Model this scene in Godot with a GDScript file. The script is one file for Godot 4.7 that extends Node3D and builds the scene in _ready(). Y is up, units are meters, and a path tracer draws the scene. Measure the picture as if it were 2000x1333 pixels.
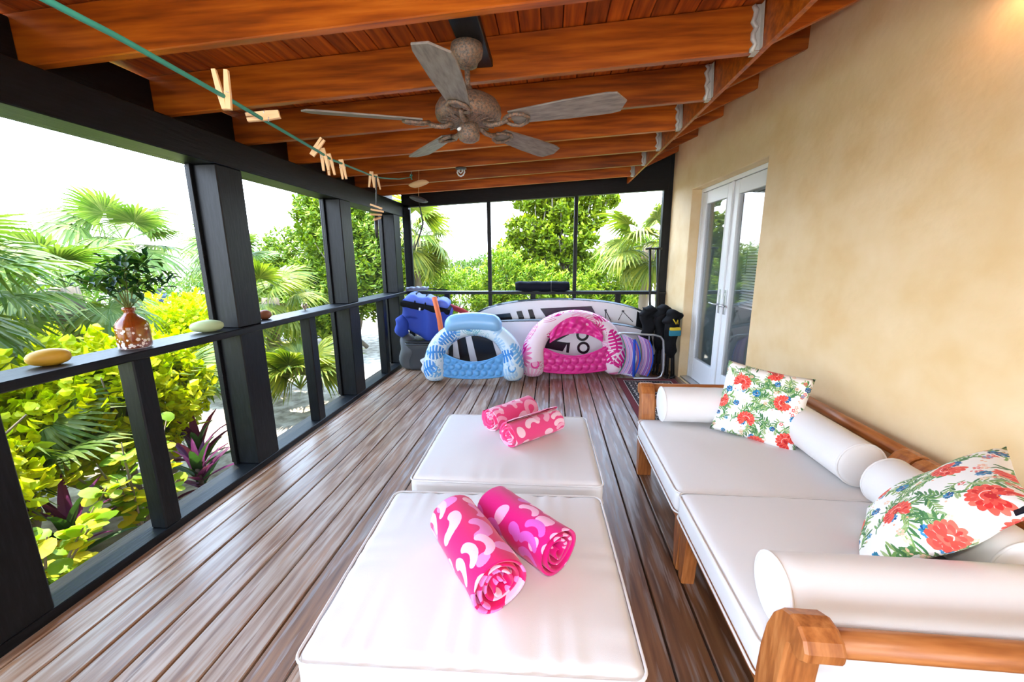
extends Node3D
# A screened timber porch: camera and light first, then the structure, the furniture, the small things.
var M := {}
var used := {}
var rng := RandomNumberGenerator.new()

func _ready() -> void:
	rng.seed = 7
	build_camera_and_light()
	build_materials()
	build_floor()
	build_wall_left()
	build_wall_back()
	build_wall_right()
	build_ceiling()
	build_near_end()
	build_garden()
	build_sofa()
	build_ottomans()
	build_fan()
	build_line()
	build_rail_things()
	build_far_things()
	build_small()

func build_camera_and_light() -> void:
	var cam := Camera3D.new()
	cam.name = "camera"
	cam.transform = Transform3D(Basis(Vector3(0.99545, -0.0080, -0.0949), Vector3(-0.0116, 0.97945, -0.2013), Vector3(0.0946, 0.2014, 0.97492)).orthonormalized(), Vector3(0, 1.40, 0))
	cam.fov = 81.17
	cam.near = 0.05
	cam.far = 400.0
	add_child(cam)
	cam.current = true
	var sky_mat := ProceduralSkyMaterial.new()
	sky_mat.sky_top_color = Color(0.73, 0.85, 1.0)
	sky_mat.sky_horizon_color = Color(0.945, 0.967, 1.0)
	sky_mat.sky_curve = 0.22
	sky_mat.sky_energy_multiplier = 2.9
	sky_mat.ground_bottom_color = Color(0.42, 0.40, 0.34)
	sky_mat.ground_horizon_color = Color(0.945, 0.967, 1.0)
	sky_mat.ground_curve = 0.03
	var sky := Sky.new()
	sky.sky_material = sky_mat
	var env := Environment.new()
	env.background_mode = Environment.BG_SKY
	env.sky = sky
	env.tonemap_mode = Environment.TONE_MAPPER_LINEAR
	env.tonemap_exposure = 1.33
	env.sdfgi_enabled = true
	env.ssao_enabled = true
	env.ssil_enabled = true
	var we := WorldEnvironment.new()
	we.name = "world_environment"
	we.environment = env
	add_child(we)
	var sun := DirectionalLight3D.new()
	sun.name = "sun"
	sun.sky_mode = DirectionalLight3D.SKY_MODE_LIGHT_ONLY
	sun.light_color = Color(1.0, 0.95, 0.86)
	sun.light_energy = 4.1
	sun.light_angular_distance = 0.6
	sun.shadow_enabled = true
	add_child(sun)
	sun.look_at_from_position(Vector3(-1.9, 7.0, -1.0), Vector3.ZERO)
	var flash := OmniLight3D.new()   # the photographer's flash on top of the camera: the fan throws its shadow on the rafters
	flash.name = "camera_flash"
	flash.light_color = Color(1.0, 0.97, 0.93)
	flash.light_energy = 0.8
	flash.light_size = 0.03
	flash.omni_range = 20.0
	flash.omni_attenuation = 2.0
	flash.shadow_enabled = true
	flash.position = Vector3(0.02, 1.60, 0.04)
	add_child(flash)

# ---------------------------------------------------------------- nodes
func numbered(called: String) -> String:
	if not used.has(called):
		used[called] = 0
		return called
	used[called] += 1
	return "%s_%03d" % [called, used[called]]

func thing(called: String, label: String, category: String, at := Vector3.ZERO, turn := 0.0, group := "") -> Node3D:
	var o := Node3D.new()
	o.name = numbered(called)
	add_child(o)
	o.position = at
	o.rotation.y = turn
	o.set_meta("label", label)
	o.set_meta("category", category)
	if group:
		o.set_meta("group", group)
	return o

func struct(called: String, label := "", category := "") -> Node3D:
	var o := Node3D.new()
	o.name = numbered(called)
	add_child(o)
	o.set_meta("kind", "structure")
	if label:
		o.set_meta("label", label)
	if category:
		o.set_meta("category", category)
	return o

func part(p: Node, called: String, mesh: Mesh, mat: Material, at := Vector3.ZERO, rot := Vector3.ZERO) -> MeshInstance3D:
	var o := MeshInstance3D.new()
	o.name = called
	o.mesh = mesh
	o.material_override = mat
	p.add_child(o, true)
	o.position = at
	o.rotation = rot
	return o

func single(called: String, label: String, category: String, mesh: Mesh, mat: Material, at := Vector3.ZERO, rot := Vector3.ZERO, group := "") -> MeshInstance3D:
	var o := part(self, numbered(called), mesh, mat, at, rot)
	o.set_meta("label", label)
	o.set_meta("category", category)
	if group:
		o.set_meta("group", group)
	return o

# ---------------------------------------------------------------- meshes
func done(st: SurfaceTool) -> ArrayMesh:
	st.index()
	st.generate_normals()
	return st.commit()

func begin(smooth := true) -> SurfaceTool:
	var st := SurfaceTool.new()
	st.begin(Mesh.PRIMITIVE_TRIANGLES)
	st.set_smooth_group(0 if smooth else 4294967295)
	return st

func otri(st: SurfaceTool, a: Vector3, b: Vector3, c: Vector3, mid: Vector3) -> void:
	var n := (a - c).cross(a - b)
	if n.dot((a + b + c) / 3.0 - mid) < 0.0:
		var t := b
		b = c
		c = t
	st.add_vertex(a); st.add_vertex(b); st.add_vertex(c)

func oquad(st: SurfaceTool, a: Vector3, b: Vector3, c: Vector3, d: Vector3, mid: Vector3) -> void:
	otri(st, a, b, c, mid)
	otri(st, a, c, d, mid)

func add_box(st: SurfaceTool, size: Vector3, at := Vector3.ZERO, bevel := 0.004, basis := Basis()) -> void:
	var h := size * 0.5
	var b := minf(bevel, minf(h.x, minf(h.y, h.z)) * 0.6)
	var P := func(i: int, j: int, k: int, ax: int) -> Vector3:
		var v := Vector3(i * (h.x - b), j * (h.y - b), k * (h.z - b))
		if ax == 0: v.x = i * h.x
		elif ax == 1: v.y = j * h.y
		else: v.z = k * h.z
		return basis * v + at
	for s in [-1, 1]:
		oquad(st, P.call(s, -1, -1, 0), P.call(s, 1, -1, 0), P.call(s, 1, 1, 0), P.call(s, -1, 1, 0), at)
		oquad(st, P.call(-1, s, -1, 1), P.call(1, s, -1, 1), P.call(1, s, 1, 1), P.call(-1, s, 1, 1), at)
		oquad(st, P.call(-1, -1, s, 2), P.call(1, -1, s, 2), P.call(1, 1, s, 2), P.call(-1, 1, s, 2), at)
		for t in [-1, 1]:
			oquad(st, P.call(s, t, -1, 0), P.call(s, t, 1, 0), P.call(s, t, 1, 1), P.call(s, t, -1, 1), at)
			oquad(st, P.call(s, -1, t, 0), P.call(s, 1, t, 0), P.call(s, 1, t, 2), P.call(s, -1, t, 2), at)
			oquad(st, P.call(-1, s, t, 1), P.call(1, s, t, 1), P.call(1, s, t, 2), P.call(-1, s, t, 2), at)
			for u in [-1, 1]:
				otri(st, P.call(s, t, u, 0), P.call(s, t, u, 1), P.call(s, t, u, 2), at)

func box(x: float, y: float, z: float, bevel := 0.004) -> ArrayMesh:
	var st := begin(false)
	add_box(st, Vector3(x, y, z), Vector3.ZERO, bevel)
	return done(st)

# a box from one corner to another as a part
func slab(p: Node, called: String, a: Vector3, b: Vector3, mat: Material, bevel := 0.004) -> MeshInstance3D:
	var s := (b - a).abs()
	return part(p, called, box(s.x, s.y, s.z, bevel), mat, (a + b) * 0.5)

func add_grid(st: SurfaceTool, nu: int, nv: int, fn: Callable, flip := false, col = null) -> void:
	var pts := []
	for i in nu + 1:
		for j in nv + 1:
			pts.append(fn.call(float(i) / nu, float(j) / nv))
	for i in nu:
		for j in nv:
			var q := [[i, j], [i + 1, j], [i + 1, j + 1], [i, j], [i + 1, j + 1], [i, j + 1]]
			if flip:
				q = [[i, j], [i + 1, j + 1], [i + 1, j], [i, j], [i, j + 1], [i + 1, j + 1]]
			for e in q:
				var u := float(e[0]) / nu
				var v := float(e[1]) / nv
				st.set_uv(Vector2(u, v))
				if col != null:
					st.set_color(col.call(u, v))
				st.add_vertex(pts[e[0] * (nv + 1) + e[1]])

func grid(nu: int, nv: int, fn: Callable, flip := false) -> ArrayMesh:
	var st := begin()
	add_grid(st, nu, nv, fn, flip)
	return done(st)

func lathe(profile: Array, segs := 24) -> ArrayMesh:
	var st := begin()
	add_lathe(st, profile, segs)
	return done(st)

func add_lathe(st: SurfaceTool, profile: Array, segs := 24, at := Vector3.ZERO, basis := Basis()) -> void:
	var n := profile.size() - 1
	add_grid(st, segs, n, func(u: float, v: float) -> Vector3:
		var p: Vector2 = profile[int(round(v * n))]
		var a := fmod(u, 1.0) * TAU
		return basis * Vector3(p.x * cos(a), p.y, p.x * sin(a)) + at)

func add_tube(st: SurfaceTool, path: Array, rad, sides := 8, closed := false, squash := 1.0) -> void:
	var n := path.size()
	var frames := []
	var up := Vector3(0.13, 0.97, 0.21).normalized()
	for i in n:
		var t: Vector3
		if closed:
			t = path[(i + 1) % n] - path[(i + n - 1) % n]
		else:
			t = path[mini(i + 1, n - 1)] - path[maxi(i - 1, 0)]
		t = t.normalized()
		if absf(t.dot(up)) > 0.98:
			up = Vector3(0.97, 0.1, 0.2).normalized()
		var s := t.cross(up).normalized()
		up = s.cross(t).normalized()
		frames.append([s, up])
	var cnt := n if closed else n - 1
	var P := func(i: int, j: int) -> Vector3:
		var k := i % n
		var r: float = rad[k] if rad is Array else rad
		var a := float(j % sides) / sides * TAU
		return path[k] + (frames[k][0] * cos(a) + frames[k][1] * sin(a) * squash) * r
	for i in cnt:
		for j in sides:
			var q := [[i, j], [i + 1, j + 1], [i + 1, j], [i, j], [i, j + 1], [i + 1, j + 1]]
			for e in q:
				st.set_uv(Vector2(float(e[0]) / cnt, float(e[1]) / sides))
				st.add_vertex(P.call(e[0], e[1]))
	if not closed:
		for e in [0, n - 1]:
			for j in sides:
				var a: Vector3 = P.call(e, j)
				var b: Vector3 = P.call(e, j + 1)
				var away: Vector3 = path[1] if e == 0 else path[n - 2]
				otri(st, path[e], a, b, away)

func tube(path: Array, rad, sides := 8, closed := false, squash := 1.0) -> ArrayMesh:
	var st := begin()
	add_tube(st, path, rad, sides, closed, squash)
	return done(st)

func inset(poly: Array, d: float) -> Array:
	var out := []
	var n := poly.size()
	var area := 0.0
	for i in n:
		var p: Vector2 = poly[i]
		var q: Vector2 = poly[(i + 1) % n]
		area += p.cross(q)
	var s := signf(area)
	for i in n:
		var p: Vector2 = poly[i]
		var e1: Vector2 = (p - poly[(i + n - 1) % n]).normalized()
		var e2: Vector2 = (poly[(i + 1) % n] - p).normalized()
		var n1 := Vector2(-e1.y, e1.x) * s
		var n2 := Vector2(-e2.y, e2.x) * s
		var m := (n1 + n2)
		var l := maxf(0.5, m.length_squared() * 0.5)
		out.append(p + m / l * d * 0.5 * 2.0 / 2.0)
	return out

# polygon in x,y extruded along z from -d/2 to d/2 with a bevel
func add_prism(st: SurfaceTool, poly: Array, depth: float, bevel := 0.004, xf := Transform3D()) -> void:
	var n := poly.size()
	var inner := inset(poly, bevel)
	var tris := Geometry2D.triangulate_polygon(PackedVector2Array(inner))
	var area := 0.0
	for i in n:
		area += (poly[i] as Vector2).cross(poly[(i + 1) % n])
	var ccw := area > 0.0
	var h := depth * 0.5
	var V := func(p: Vector2, z: float) -> Vector3: return xf * Vector3(p.x, p.y, z)
	for s in [-1, 1]:
		var zc: float = h * s
		for i in range(0, tris.size(), 3):
			var a: Vector2 = inner[tris[i]]
			var b: Vector2 = inner[tris[i + 1]]
			var c: Vector2 = inner[tris[i + 2]]
			var turn := (b - a).cross(c - a) > 0.0
			if turn == (s > 0):
				var t := b
				b = c
				c = t
			for p in [a, b, c]:
				st.set_uv(p)
				st.add_vertex(V.call(p, zc))
	var rings := [[inner, -h], [poly, -h + bevel], [poly, h - bevel], [inner, h]]
	for r in 3:
		for i in n:
			var j := (i + 1) % n
			var a: Vector3 = V.call(rings[r][0][i], rings[r][1])
			var b: Vector3 = V.call(rings[r][0][j], rings[r][1])
			var c: Vector3 = V.call(rings[r + 1][0][j], rings[r + 1][1])
			var d: Vector3 = V.call(rings[r + 1][0][i], rings[r + 1][1])
			var q := [a, c, b, a, d, c] if ccw else [a, b, c, a, c, d]
			for v in q:
				st.add_vertex(v)

func prism(poly: Array, depth: float, bevel := 0.004) -> ArrayMesh:
	var st := begin(false)
	add_prism(st, poly, depth, bevel)
	return done(st)

# a soft box: rounded edges of radius r, faces displaced by fn(point) -> offset
func soft(size: Vector3, r: float, n: int, fn = null) -> ArrayMesh:
	var st := begin()
	var h := size * 0.5
	for ax in 3:
		for s in [-1.0, 1.0]:
			var a1 := (ax + 1) % 3
			var a2 := (ax + 2) % 3
			add_grid(st, n, n, func(u: float, v: float) -> Vector3:
				var c := Vector3()
				c[ax] = s
				c[a1] = edge_dense(u)
				c[a2] = edge_dense(v)
				var p := c * h
				var k := Vector3(clampf(p.x, -h.x + r, h.x - r), clampf(p.y, -h.y + r, h.y - r), clampf(p.z, -h.z + r, h.z - r))
				var d := p - k
				if d.length() > 1e-6:
					p = k + d.normalized() * r
				if fn != null:
					p += fn.call(p)
				return p, s > 0.0)
	return done(st)

func edge_dense(u: float) -> float:
	var t := u * 2.0 - 1.0
	return sin(t * PI * 0.5) * 0.5 + t * 0.5

# ---------------------------------------------------------------- textures and materials
func C(r: float, g: float, b: float) -> Color:
	return Color(r / 255.0, g / 255.0, b / 255.0)

func noise_tex(seed_: int, freq: float, octaves: int, ramp: Array, size := 512, kind := FastNoiseLite.TYPE_SIMPLEX_SMOOTH, normal := false) -> NoiseTexture2D:
	var n := FastNoiseLite.new()
	n.seed = seed_
	n.frequency = freq
	n.noise_type = kind
	n.fractal_octaves = octaves
	n.fractal_gain = 0.55
	var t := NoiseTexture2D.new()
	t.width = size
	t.height = size
	t.seamless = true
	t.noise = n
	if normal:
		t.as_normal_map = true
	if ramp:
		var g := Gradient.new()
		var offs := PackedFloat32Array()
		var cols := PackedColorArray()
		for e in ramp:
			offs.append(e[0])
			cols.append(e[1])
		g.offsets = offs
		g.colors = cols
		t.color_ramp = g
	return t

func mat(col: Color, rough := 0.7, metal := 0.0, spec := 0.5) -> StandardMaterial3D:
	var m := StandardMaterial3D.new()
	m.albedo_color = col
	m.roughness = rough
	m.metallic = metal
	m.metallic_specular = spec
	return m

# wood whose grain runs along one axis of the world: narrow streaks across it
func wood(tex: Texture2D, axis: int, fine: float, along: float, rough: float, tint := Color.WHITE, offset := Vector3.ZERO, bump: Texture2D = null, bump_cm := 0.1) -> StandardMaterial3D:
	var m := mat(tint, rough)
	m.albedo_texture = tex
	m.uv1_triplanar = true
	m.uv1_world_triplanar = true
	var s := Vector3(fine, fine, fine)
	s[axis] = along
	m.uv1_scale = s
	m.uv1_offset = offset
	if bump:
		m.heightmap_enabled = true
		m.heightmap_texture = bump
		m.heightmap_scale = bump_cm
	return m

func cloth(tex: Texture2D, rough := 0.85, rim := 0.2) -> StandardMaterial3D:
	var m := mat(Color.WHITE, rough, 0.0, 0.3)
	m.albedo_texture = tex
	m.rim_enabled = true
	m.rim = rim
	return m

func ellipse(im: Image, cx: float, cy: float, rx: float, ry: float, ang: float, col: Color) -> void:
	var w := im.get_width()
	var h := im.get_height()
	var R := maxf(rx, ry)
	var ca := cos(ang)
	var sa := sin(ang)
	for y in range(int(floor(cy - R)), int(ceil(cy + R)) + 1):
		for x in range(int(floor(cx - R)), int(ceil(cx + R)) + 1):
			var dx := x - cx
			var dy := y - cy
			var a := (dx * ca + dy * sa) / rx
			var b := (-dx * sa + dy * ca) / ry
			if a * a + b * b <= 1.0:
				im.set_pixel(posmod(x, w), posmod(y, h), col)

func stroke(im: Image, pts: Array, r0: float, r1: float, col: Color) -> void:
	var n := pts.size() - 1
	for i in n:
		var a: Vector2 = pts[i]
		var b: Vector2 = pts[i + 1]
		var steps := maxi(1, int((b - a).length() / 1.5))
		for k in steps:
			var t := float(k) / steps
			var p := a.lerp(b, t)
			var r := lerpf(r0, r1, (i + t) / n)
			ellipse(im, p.x, p.y, r, r, 0, col)

func arc_pts(c: Vector2, r: float, a0: float, a1: float, n := 14) -> Array:
	var o := []
	for i in n + 1:
		var a := lerpf(a0, a1, float(i) / n)
		o.append(c + Vector2(cos(a), sin(a)) * r)
	return o

func floral_texture() -> ImageTexture:
	var r := RandomNumberGenerator.new()
	r.seed = 3
	var im := Image.create(640, 640, false, Image.FORMAT_RGB8)
	im.fill(C(248, 247, 243))
	var greens := [C(120, 165, 95), C(86, 140, 84), C(156, 184, 112), C(70, 122, 76), C(170, 196, 140)]
	# curling stems with leaves
	for k in 46:
		var p := Vector2(r.randf() * 640, r.randf() * 640)
		var a := r.randf() * TAU
		var bend := r.randf_range(-0.35, 0.35)
		var pts := [p]
		for i in 9:
			a += bend
			p += Vector2(cos(a), sin(a)) * 15.0
			pts.append(p)
			if i > 0:
				for s in [-1.0, 1.0]:
					var la: float = a + s * r.randf_range(0.5, 1.0)
					var len := r.randf_range(12, 25)
					var g: Color = greens[r.randi() % 5]
					var lc := p + Vector2(cos(la), sin(la)) * len
					ellipse(im, lc.x, lc.y, len, len * 0.26, la, g)
					if r.randf() < 0.5:
						stroke(im, [p, p + Vector2(cos(la), sin(la)) * len * 1.7], 1.0, 0.6, greens[(r.randi() % 5)].darkened(0.25))
		stroke(im, pts, 3.0, 1.2, greens[r.randi() % 2])
	# small dots and daisies
	for k in 60:
		var q := Vector2(r.randf() * 640, r.randf() * 640)
		var c: Color = [C(244, 176, 140), C(226, 72, 66), C(90, 150, 200), C(246, 205, 170)][r.randi() % 4]
		if k % 2 == 0:
			for i in 5:
				var o := q + Vector2(cos(i * 1.257), sin(i * 1.257)) * 10.0
				ellipse(im, o.x, o.y, 5.5, 5.5, 0, c.lightened(0.2))
		else:
			ellipse(im, q.x, q.y, 5, 5, 0, c)
	# blue thistles
	for k in 12:
		var q := Vector2(fmod(k * 171.0 + 60, 640), fmod(k * 253.0 + 250, 640))
		var s := r.randf_range(18, 34)
		for i in 9:
			var a := i * TAU / 9 + r.randf() * 0.3
			var col: Color = [C(38, 110, 165), C(70, 145, 195), C(24, 84, 140), C(50, 130, 160)][r.randi() % 4]
			ellipse(im, q.x + cos(a) * s * 0.5, q.y + sin(a) * s * 0.5, s * 0.55, s * 0.3, a, col)
		ellipse(im, q.x, q.y, s * 0.25, s * 0.3, 0, C(20, 80, 130))
		ellipse(im, q.x + s * 0.2, q.y - s * 0.2, s * 0.12, s * 0.12, 0, C(236, 160, 60))
		stroke(im, [q + Vector2(-s * 0.6, s * 0.2), q + Vector2(0, s * 0.35), q + Vector2(s * 0.6, s * 0.1)], 1.2, 1.2, C(240, 245, 245))
	# large red carnations
	var spots := [Vector2(150, 170), Vector2(470, 260), Vector2(250, 470), Vector2(560, 560), Vector2(20, 360), Vector2(360, 20)]
	for q in spots:
		var s := r.randf_range(56, 74)
		var face := r.randf() * TAU
		for ring in 4:
			var rr: float = s * (1.0 - ring * 0.2)
			var cnt := 13 - ring * 2
			for i in cnt:
				var a := face + (float(i) / cnt - 0.5) * TAU * 0.82
				var col: Color = C(232, 74, 62).lerp(C(250, 128, 108), r.randf() * 0.8) if ring % 2 == 0 else C(214, 50, 48).lerp(C(240, 100, 86), r.randf())
				ellipse(im, q.x + cos(a) * rr * 0.68, q.y + sin(a) * rr * 0.68, rr * 0.36, rr * 0.2, a, col)
				if ring < 2:
					stroke(im, [q + Vector2(cos(a + 0.2), sin(a + 0.2)) * rr * 0.62, q + Vector2(cos(a + 0.22), sin(a + 0.22)) * rr * 0.96], 0.9, 0.9, C(255, 205, 190))
		ellipse(im, q.x, q.y, s * 0.26, s * 0.2, face, C(200, 40, 44))
		for i in 9:
			var o: Vector2 = q + Vector2(r.randf_range(-1, 1), r.randf_range(-1, 1)) * s * 0.22
			ellipse(im, o.x, o.y, 2.2, 2.2, 0, C(244, 150, 90))
		stroke(im, arc_pts(q, s * 0.42, face - 1.2, face + 1.2), 1.6, 1.6, C(255, 226, 214))
	return ImageTexture.create_from_image(im)

func towel_texture(dark: Color, mid: Color, light: Color, sd: int) -> ImageTexture:
	var r := RandomNumberGenerator.new()
	r.seed = sd
	var im := Image.create(512, 512, false, Image.FORMAT_RGB8)
	im.fill(dark)
	for k in 20:
		var c := Vector2((k % 4) * 128.0 + (k / 4 % 2) * 64.0 + r.randf_range(-16, 16), (k / 4) * 102.4 + r.randf_range(-14, 14))
		var col: Color = light if k % 2 else mid
		match k % 3:
			0:
				stroke(im, arc_pts(c, 46, r.randf() * 3, r.randf() * 3 + 2.6), 19, 19, col)
			1:
				ellipse(im, c.x, c.y, 36, 28, r.randf() * 3, col)
				ellipse(im, c.x + 80, c.y + 30, 24, 19, r.randf() * 3, col)
			2:
				for i in 3:
					stroke(im, arc_pts(c + Vector2(i * 46 - 46, 0), 54, 2.3, 3.9), 11, 15, col)
	for y in range(0, 512):
		for x in range(0, 512, 2):
			if r.randf() < 0.3:
				im.set_pixel(x, y, im.get_pixel(x, y).lerp(dark if r.randf() < 0.5 else light, 0.12))
	return ImageTexture.create_from_image(im)

# leaf print of the inflatables
func float_texture(white: Color, a: Color, b: Color, line: Color, sd: int) -> ImageTexture:
	var r := RandomNumberGenerator.new()
	r.seed = sd
	var im := Image.create(1024, 384, false, Image.FORMAT_RGB8)
	im.fill(white)
	for k in 64:
		var c := Vector2(r.randf() * 1024, r.randf() * 384)
		var ang := r.randf() * TAU
		var col: Color = a if k % 3 == 0 else (b if k % 3 == 1 else white.lerp(b, 0.45))
		match [0, 1, 0, 2, 1, 3, 0][k % 7]:
			0:   # monstera leaf: ellipse with white slits
				ellipse(im, c.x, c.y, 66, 42, ang, col)
				for i in 6:
					var o := Vector2(cos(ang), sin(ang)) * (i * 19 - 48)
					var sd2 := Vector2(-sin(ang), cos(ang))
					stroke(im, [c + o + sd2 * 8, c + o * 1.25 + sd2 * 46], 3, 5, white)
					stroke(im, [c + o - sd2 * 8, c + o * 1.25 - sd2 * 46], 3, 5, white)
			1:   # palm spray
				for i in 7:
					var la := ang + (i - 3) * 0.32
					ellipse(im, c.x + cos(la) * 40, c.y + sin(la) * 40, 38, 7, la, col)
			2:   # concentric outlines
				for i in 4:
					stroke(im, arc_pts(c, 16 + i * 13, ang, ang + 4.4), 2.0, 2.0, line)
			3:   # dotted patch
				for i in 40:
					var o := Vector2(r.randf_range(-48, 48), r.randf_range(-40, 40))
					ellipse(im, c.x + o.x, c.y + o.y, 2.6, 2.6, 0, line)
	return ImageTexture.create_from_image(im)

func rug_texture() -> ImageTexture:
	var im := Image.create(256, 512, false, Image.FORMAT_RGB8)
	var wine := C(104, 28, 36)
	var ink := C(40, 34, 36)
	var pale := C(206, 200, 190)
	im.fill(wine)
	im.fill_rect(Rect2i(24, 24, 208, 464), pale)
	im.fill_rect(Rect2i(27, 27, 202, 458), ink)
	for y in range(40, 480, 26):
		im.fill_rect(Rect2i(34, y, 46, 2), pale)
		im.fill_rect(Rect2i(176, y, 46, 2), pale)
		for s in [42, 184]:
			for i in 8:
				im.fill_rect(Rect2i(s + i, y + 6 + i / 2, 1, 14 - i), pale)
				im.fill_rect(Rect2i(s + 32 - i, y + 6 + i / 2, 1, 14 - i), pale)
			im.fill_rect(Rect2i(s + 15, y + 11, 4, 4), pale)
	im.fill_rect(Rect2i(84, 60, 3, 400), pale)
	im.fill_rect(Rect2i(170, 60, 3, 400), pale)
	for y in range(70, 450, 40):
		for i in 16:
			im.fill_rect(Rect2i(128 - i, y + i, 2 * i, 1), pale if (i / 3) % 2 == 0 else wine)
			im.fill_rect(Rect2i(112 + i, y + 16 + i, 32 - 2 * i, 1), pale if (i / 3) % 2 == 0 else wine)
	for x in range(34, 222, 12):
		for i in 6:
			im.fill_rect(Rect2i(x + i, 32 + i, 2, 1), pale)
			im.fill_rect(Rect2i(x + i, 478 - i, 2, 1), pale)
	return ImageTexture.create_from_image(im)

func stripe_texture() -> ImageTexture:
	var im := Image.create(256, 16, false, Image.FORMAT_RGB8)
	var cols := [[0, 14, C(24, 140, 134)], [14, 22, C(206, 130, 96)], [22, 60, C(200, 158, 206)], [60, 66, C(240, 240, 244)], [66, 74, C(60, 84, 190)], [74, 118, C(214, 168, 208)], [118, 124, C(236, 236, 240)], [124, 170, C(160, 112, 186)], [170, 178, C(60, 84, 190)], [178, 184, C(240, 240, 244)], [184, 216, C(150, 104, 176)], [216, 230, C(196, 110, 100)], [230, 256, C(36, 84, 210)]]
	for c in cols:
		im.fill_rect(Rect2i(c[0], 0, c[1] - c[0], 16), c[2])
	return ImageTexture.create_from_image(im)

func build_materials() -> void:
	var grain := noise_tex(11, 0.012, 5, [[0.0, C(92, 58, 36)], [0.35, C(130, 88, 56)], [0.6, C(152, 106, 70)], [1.0, C(176, 132, 92)]])
	var sheen_grain := noise_tex(13, 0.012, 5, [[0.0, C(116, 76, 50)], [0.35, C(162, 126, 98)], [0.6, C(186, 160, 138)], [1.0, C(206, 190, 174)]])  # paler wood ramp: window sheen on the left boards painted into their colour
	var worn := noise_tex(23, 0.014, 5, [[0.0, Color.BLACK], [0.48, Color.BLACK], [0.70, Color.WHITE], [1.0, Color.WHITE]])
	var grey := noise_tex(29, 0.02, 4, [[0.0, C(126, 110, 102)], [1.0, C(178, 164, 156)]])
	var relief := noise_tex(5, 0.02, 4, [])
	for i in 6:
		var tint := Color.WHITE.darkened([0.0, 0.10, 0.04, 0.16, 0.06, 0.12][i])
		var m := wood(grain if i > 2 else sheen_grain, 2, 3.0, 0.22, 0.40, tint, Vector3(i * 0.37, 0, i * 0.61), relief, 0.04)
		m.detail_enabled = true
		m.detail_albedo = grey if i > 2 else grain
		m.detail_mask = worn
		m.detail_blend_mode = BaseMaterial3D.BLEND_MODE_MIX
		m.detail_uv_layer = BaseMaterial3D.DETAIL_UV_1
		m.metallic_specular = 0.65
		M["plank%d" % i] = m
	var red := noise_tex(41, 0.012, 5, [[0.0, C(124, 56, 12)], [0.4, C(168, 80, 16)], [0.65, C(190, 96, 20)], [1.0, C(210, 116, 34)]])
	for i in 3:
		M["rafter%d" % i] = wood(red, 0, 3.0, 0.22, 0.36, Color.WHITE.darkened(i * 0.09), Vector3(i * 0.3, i * 0.2, 0), relief, 0.05)
		M["ceil%d" % i] = wood(red, 2, 4.0, 0.25, 0.5, C(255, 234, 218).darkened(i * 0.07), Vector3(i * 0.41, 0, i * 0.3), relief, 0.06)
	var black := noise_tex(47, 0.02, 4, [[0.0, C(6, 7, 9)], [0.5, C(13, 15, 18)], [1.0, C(24, 27, 30)]])
	M.dark_z = wood(black, 2, 5.0, 0.6, 0.42, Color.WHITE, Vector3.ZERO, relief, 0.05)
	M.dark_y = wood(black, 1, 5.0, 0.6, 0.45, Color.WHITE, Vector3.ZERO, relief, 0.05)
	M.dark_x = wood(black, 0, 5.0, 0.6, 0.45, Color.WHITE, Vector3.ZERO, relief, 0.05)
	for e in ["dark_x", "dark_y", "dark_z"]:
		M[e].metallic_specular = 0.36
	var teak := noise_tex(53, 0.012, 4, [[0.0, C(134, 74, 34)], [0.5, C(172, 104, 52)], [1.0, C(198, 132, 76)]])
	M.teak_x = wood(teak, 0, 6.0, 0.7, 0.4)
	M.teak_y = wood(teak, 1, 6.0, 0.7, 0.4)
	M.teak_z = wood(teak, 2, 6.0, 0.7, 0.4)
	var plaster := noise_tex(61, 0.008, 4, [[0.0, C(228, 194, 140)], [0.5, C(234, 205, 157)], [1.0, C(239, 213, 170)]])
	var stucco := noise_tex(67, 0.05, 4, [])
	var w := mat(Color.WHITE, 0.55, 0.0, 0.4)
	w.albedo_texture = plaster
	w.uv1_triplanar = true
	w.uv1_world_triplanar = true
	w.uv1_scale = Vector3.ONE * 0.6
	w.heightmap_enabled = true
	w.heightmap_texture = stucco
	w.heightmap_scale = 0.12
	M.wall = w
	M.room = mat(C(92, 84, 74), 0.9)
	M.white_paint = mat(C(236, 238, 240), 0.35)
	var glass := mat(Color(0.75, 0.85, 0.85, 0.06), 0.02)
	glass.transparency = BaseMaterial3D.TRANSPARENCY_ALPHA
	M.glass = glass
	var screen := mat(Color(0.16, 0.165, 0.17, 0.14), 0.8, 0.0, 0.2)
	screen.transparency = BaseMaterial3D.TRANSPARENCY_ALPHA
	M.screen = screen
	var weave := noise_tex(71, 0.2, 2, [], 256)
	var canvas := mat(C(229, 227, 225), 0.8, 0.0, 0.3)
	canvas.rim_enabled = true
	canvas.rim = 0.15
	canvas.uv1_triplanar = true
	canvas.uv1_scale = Vector3.ONE * 9.0
	canvas.heightmap_enabled = true
	canvas.heightmap_texture = weave
	canvas.heightmap_scale = 0.02
	M.canvas = canvas
	M.steel = mat(C(200, 202, 204), 0.35, 0.9)
	M.zinc = mat(C(196, 194, 188), 0.5, 0.35)
	M.black_plastic = mat(C(28, 28, 30), 0.45)
	M.black_cloth = mat(C(22, 22, 24), 0.85, 0.0, 0.3)
	M.navy = mat(C(12, 16, 30), 0.7, 0.0, 0.3)
	M.grey_plastic = mat(C(64, 66, 70), 0.4)
	M.floral = cloth(floral_texture())
	M.rug = cloth(rug_texture(), 0.95, 0.1)
	M.stripes = cloth(stripe_texture(), 0.8, 0.1)
	M.fblue = cloth(float_texture(C(216, 234, 246), C(70, 140, 214), C(120, 182, 232), C(120, 190, 205), 5), 0.22, 0.0)
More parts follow.
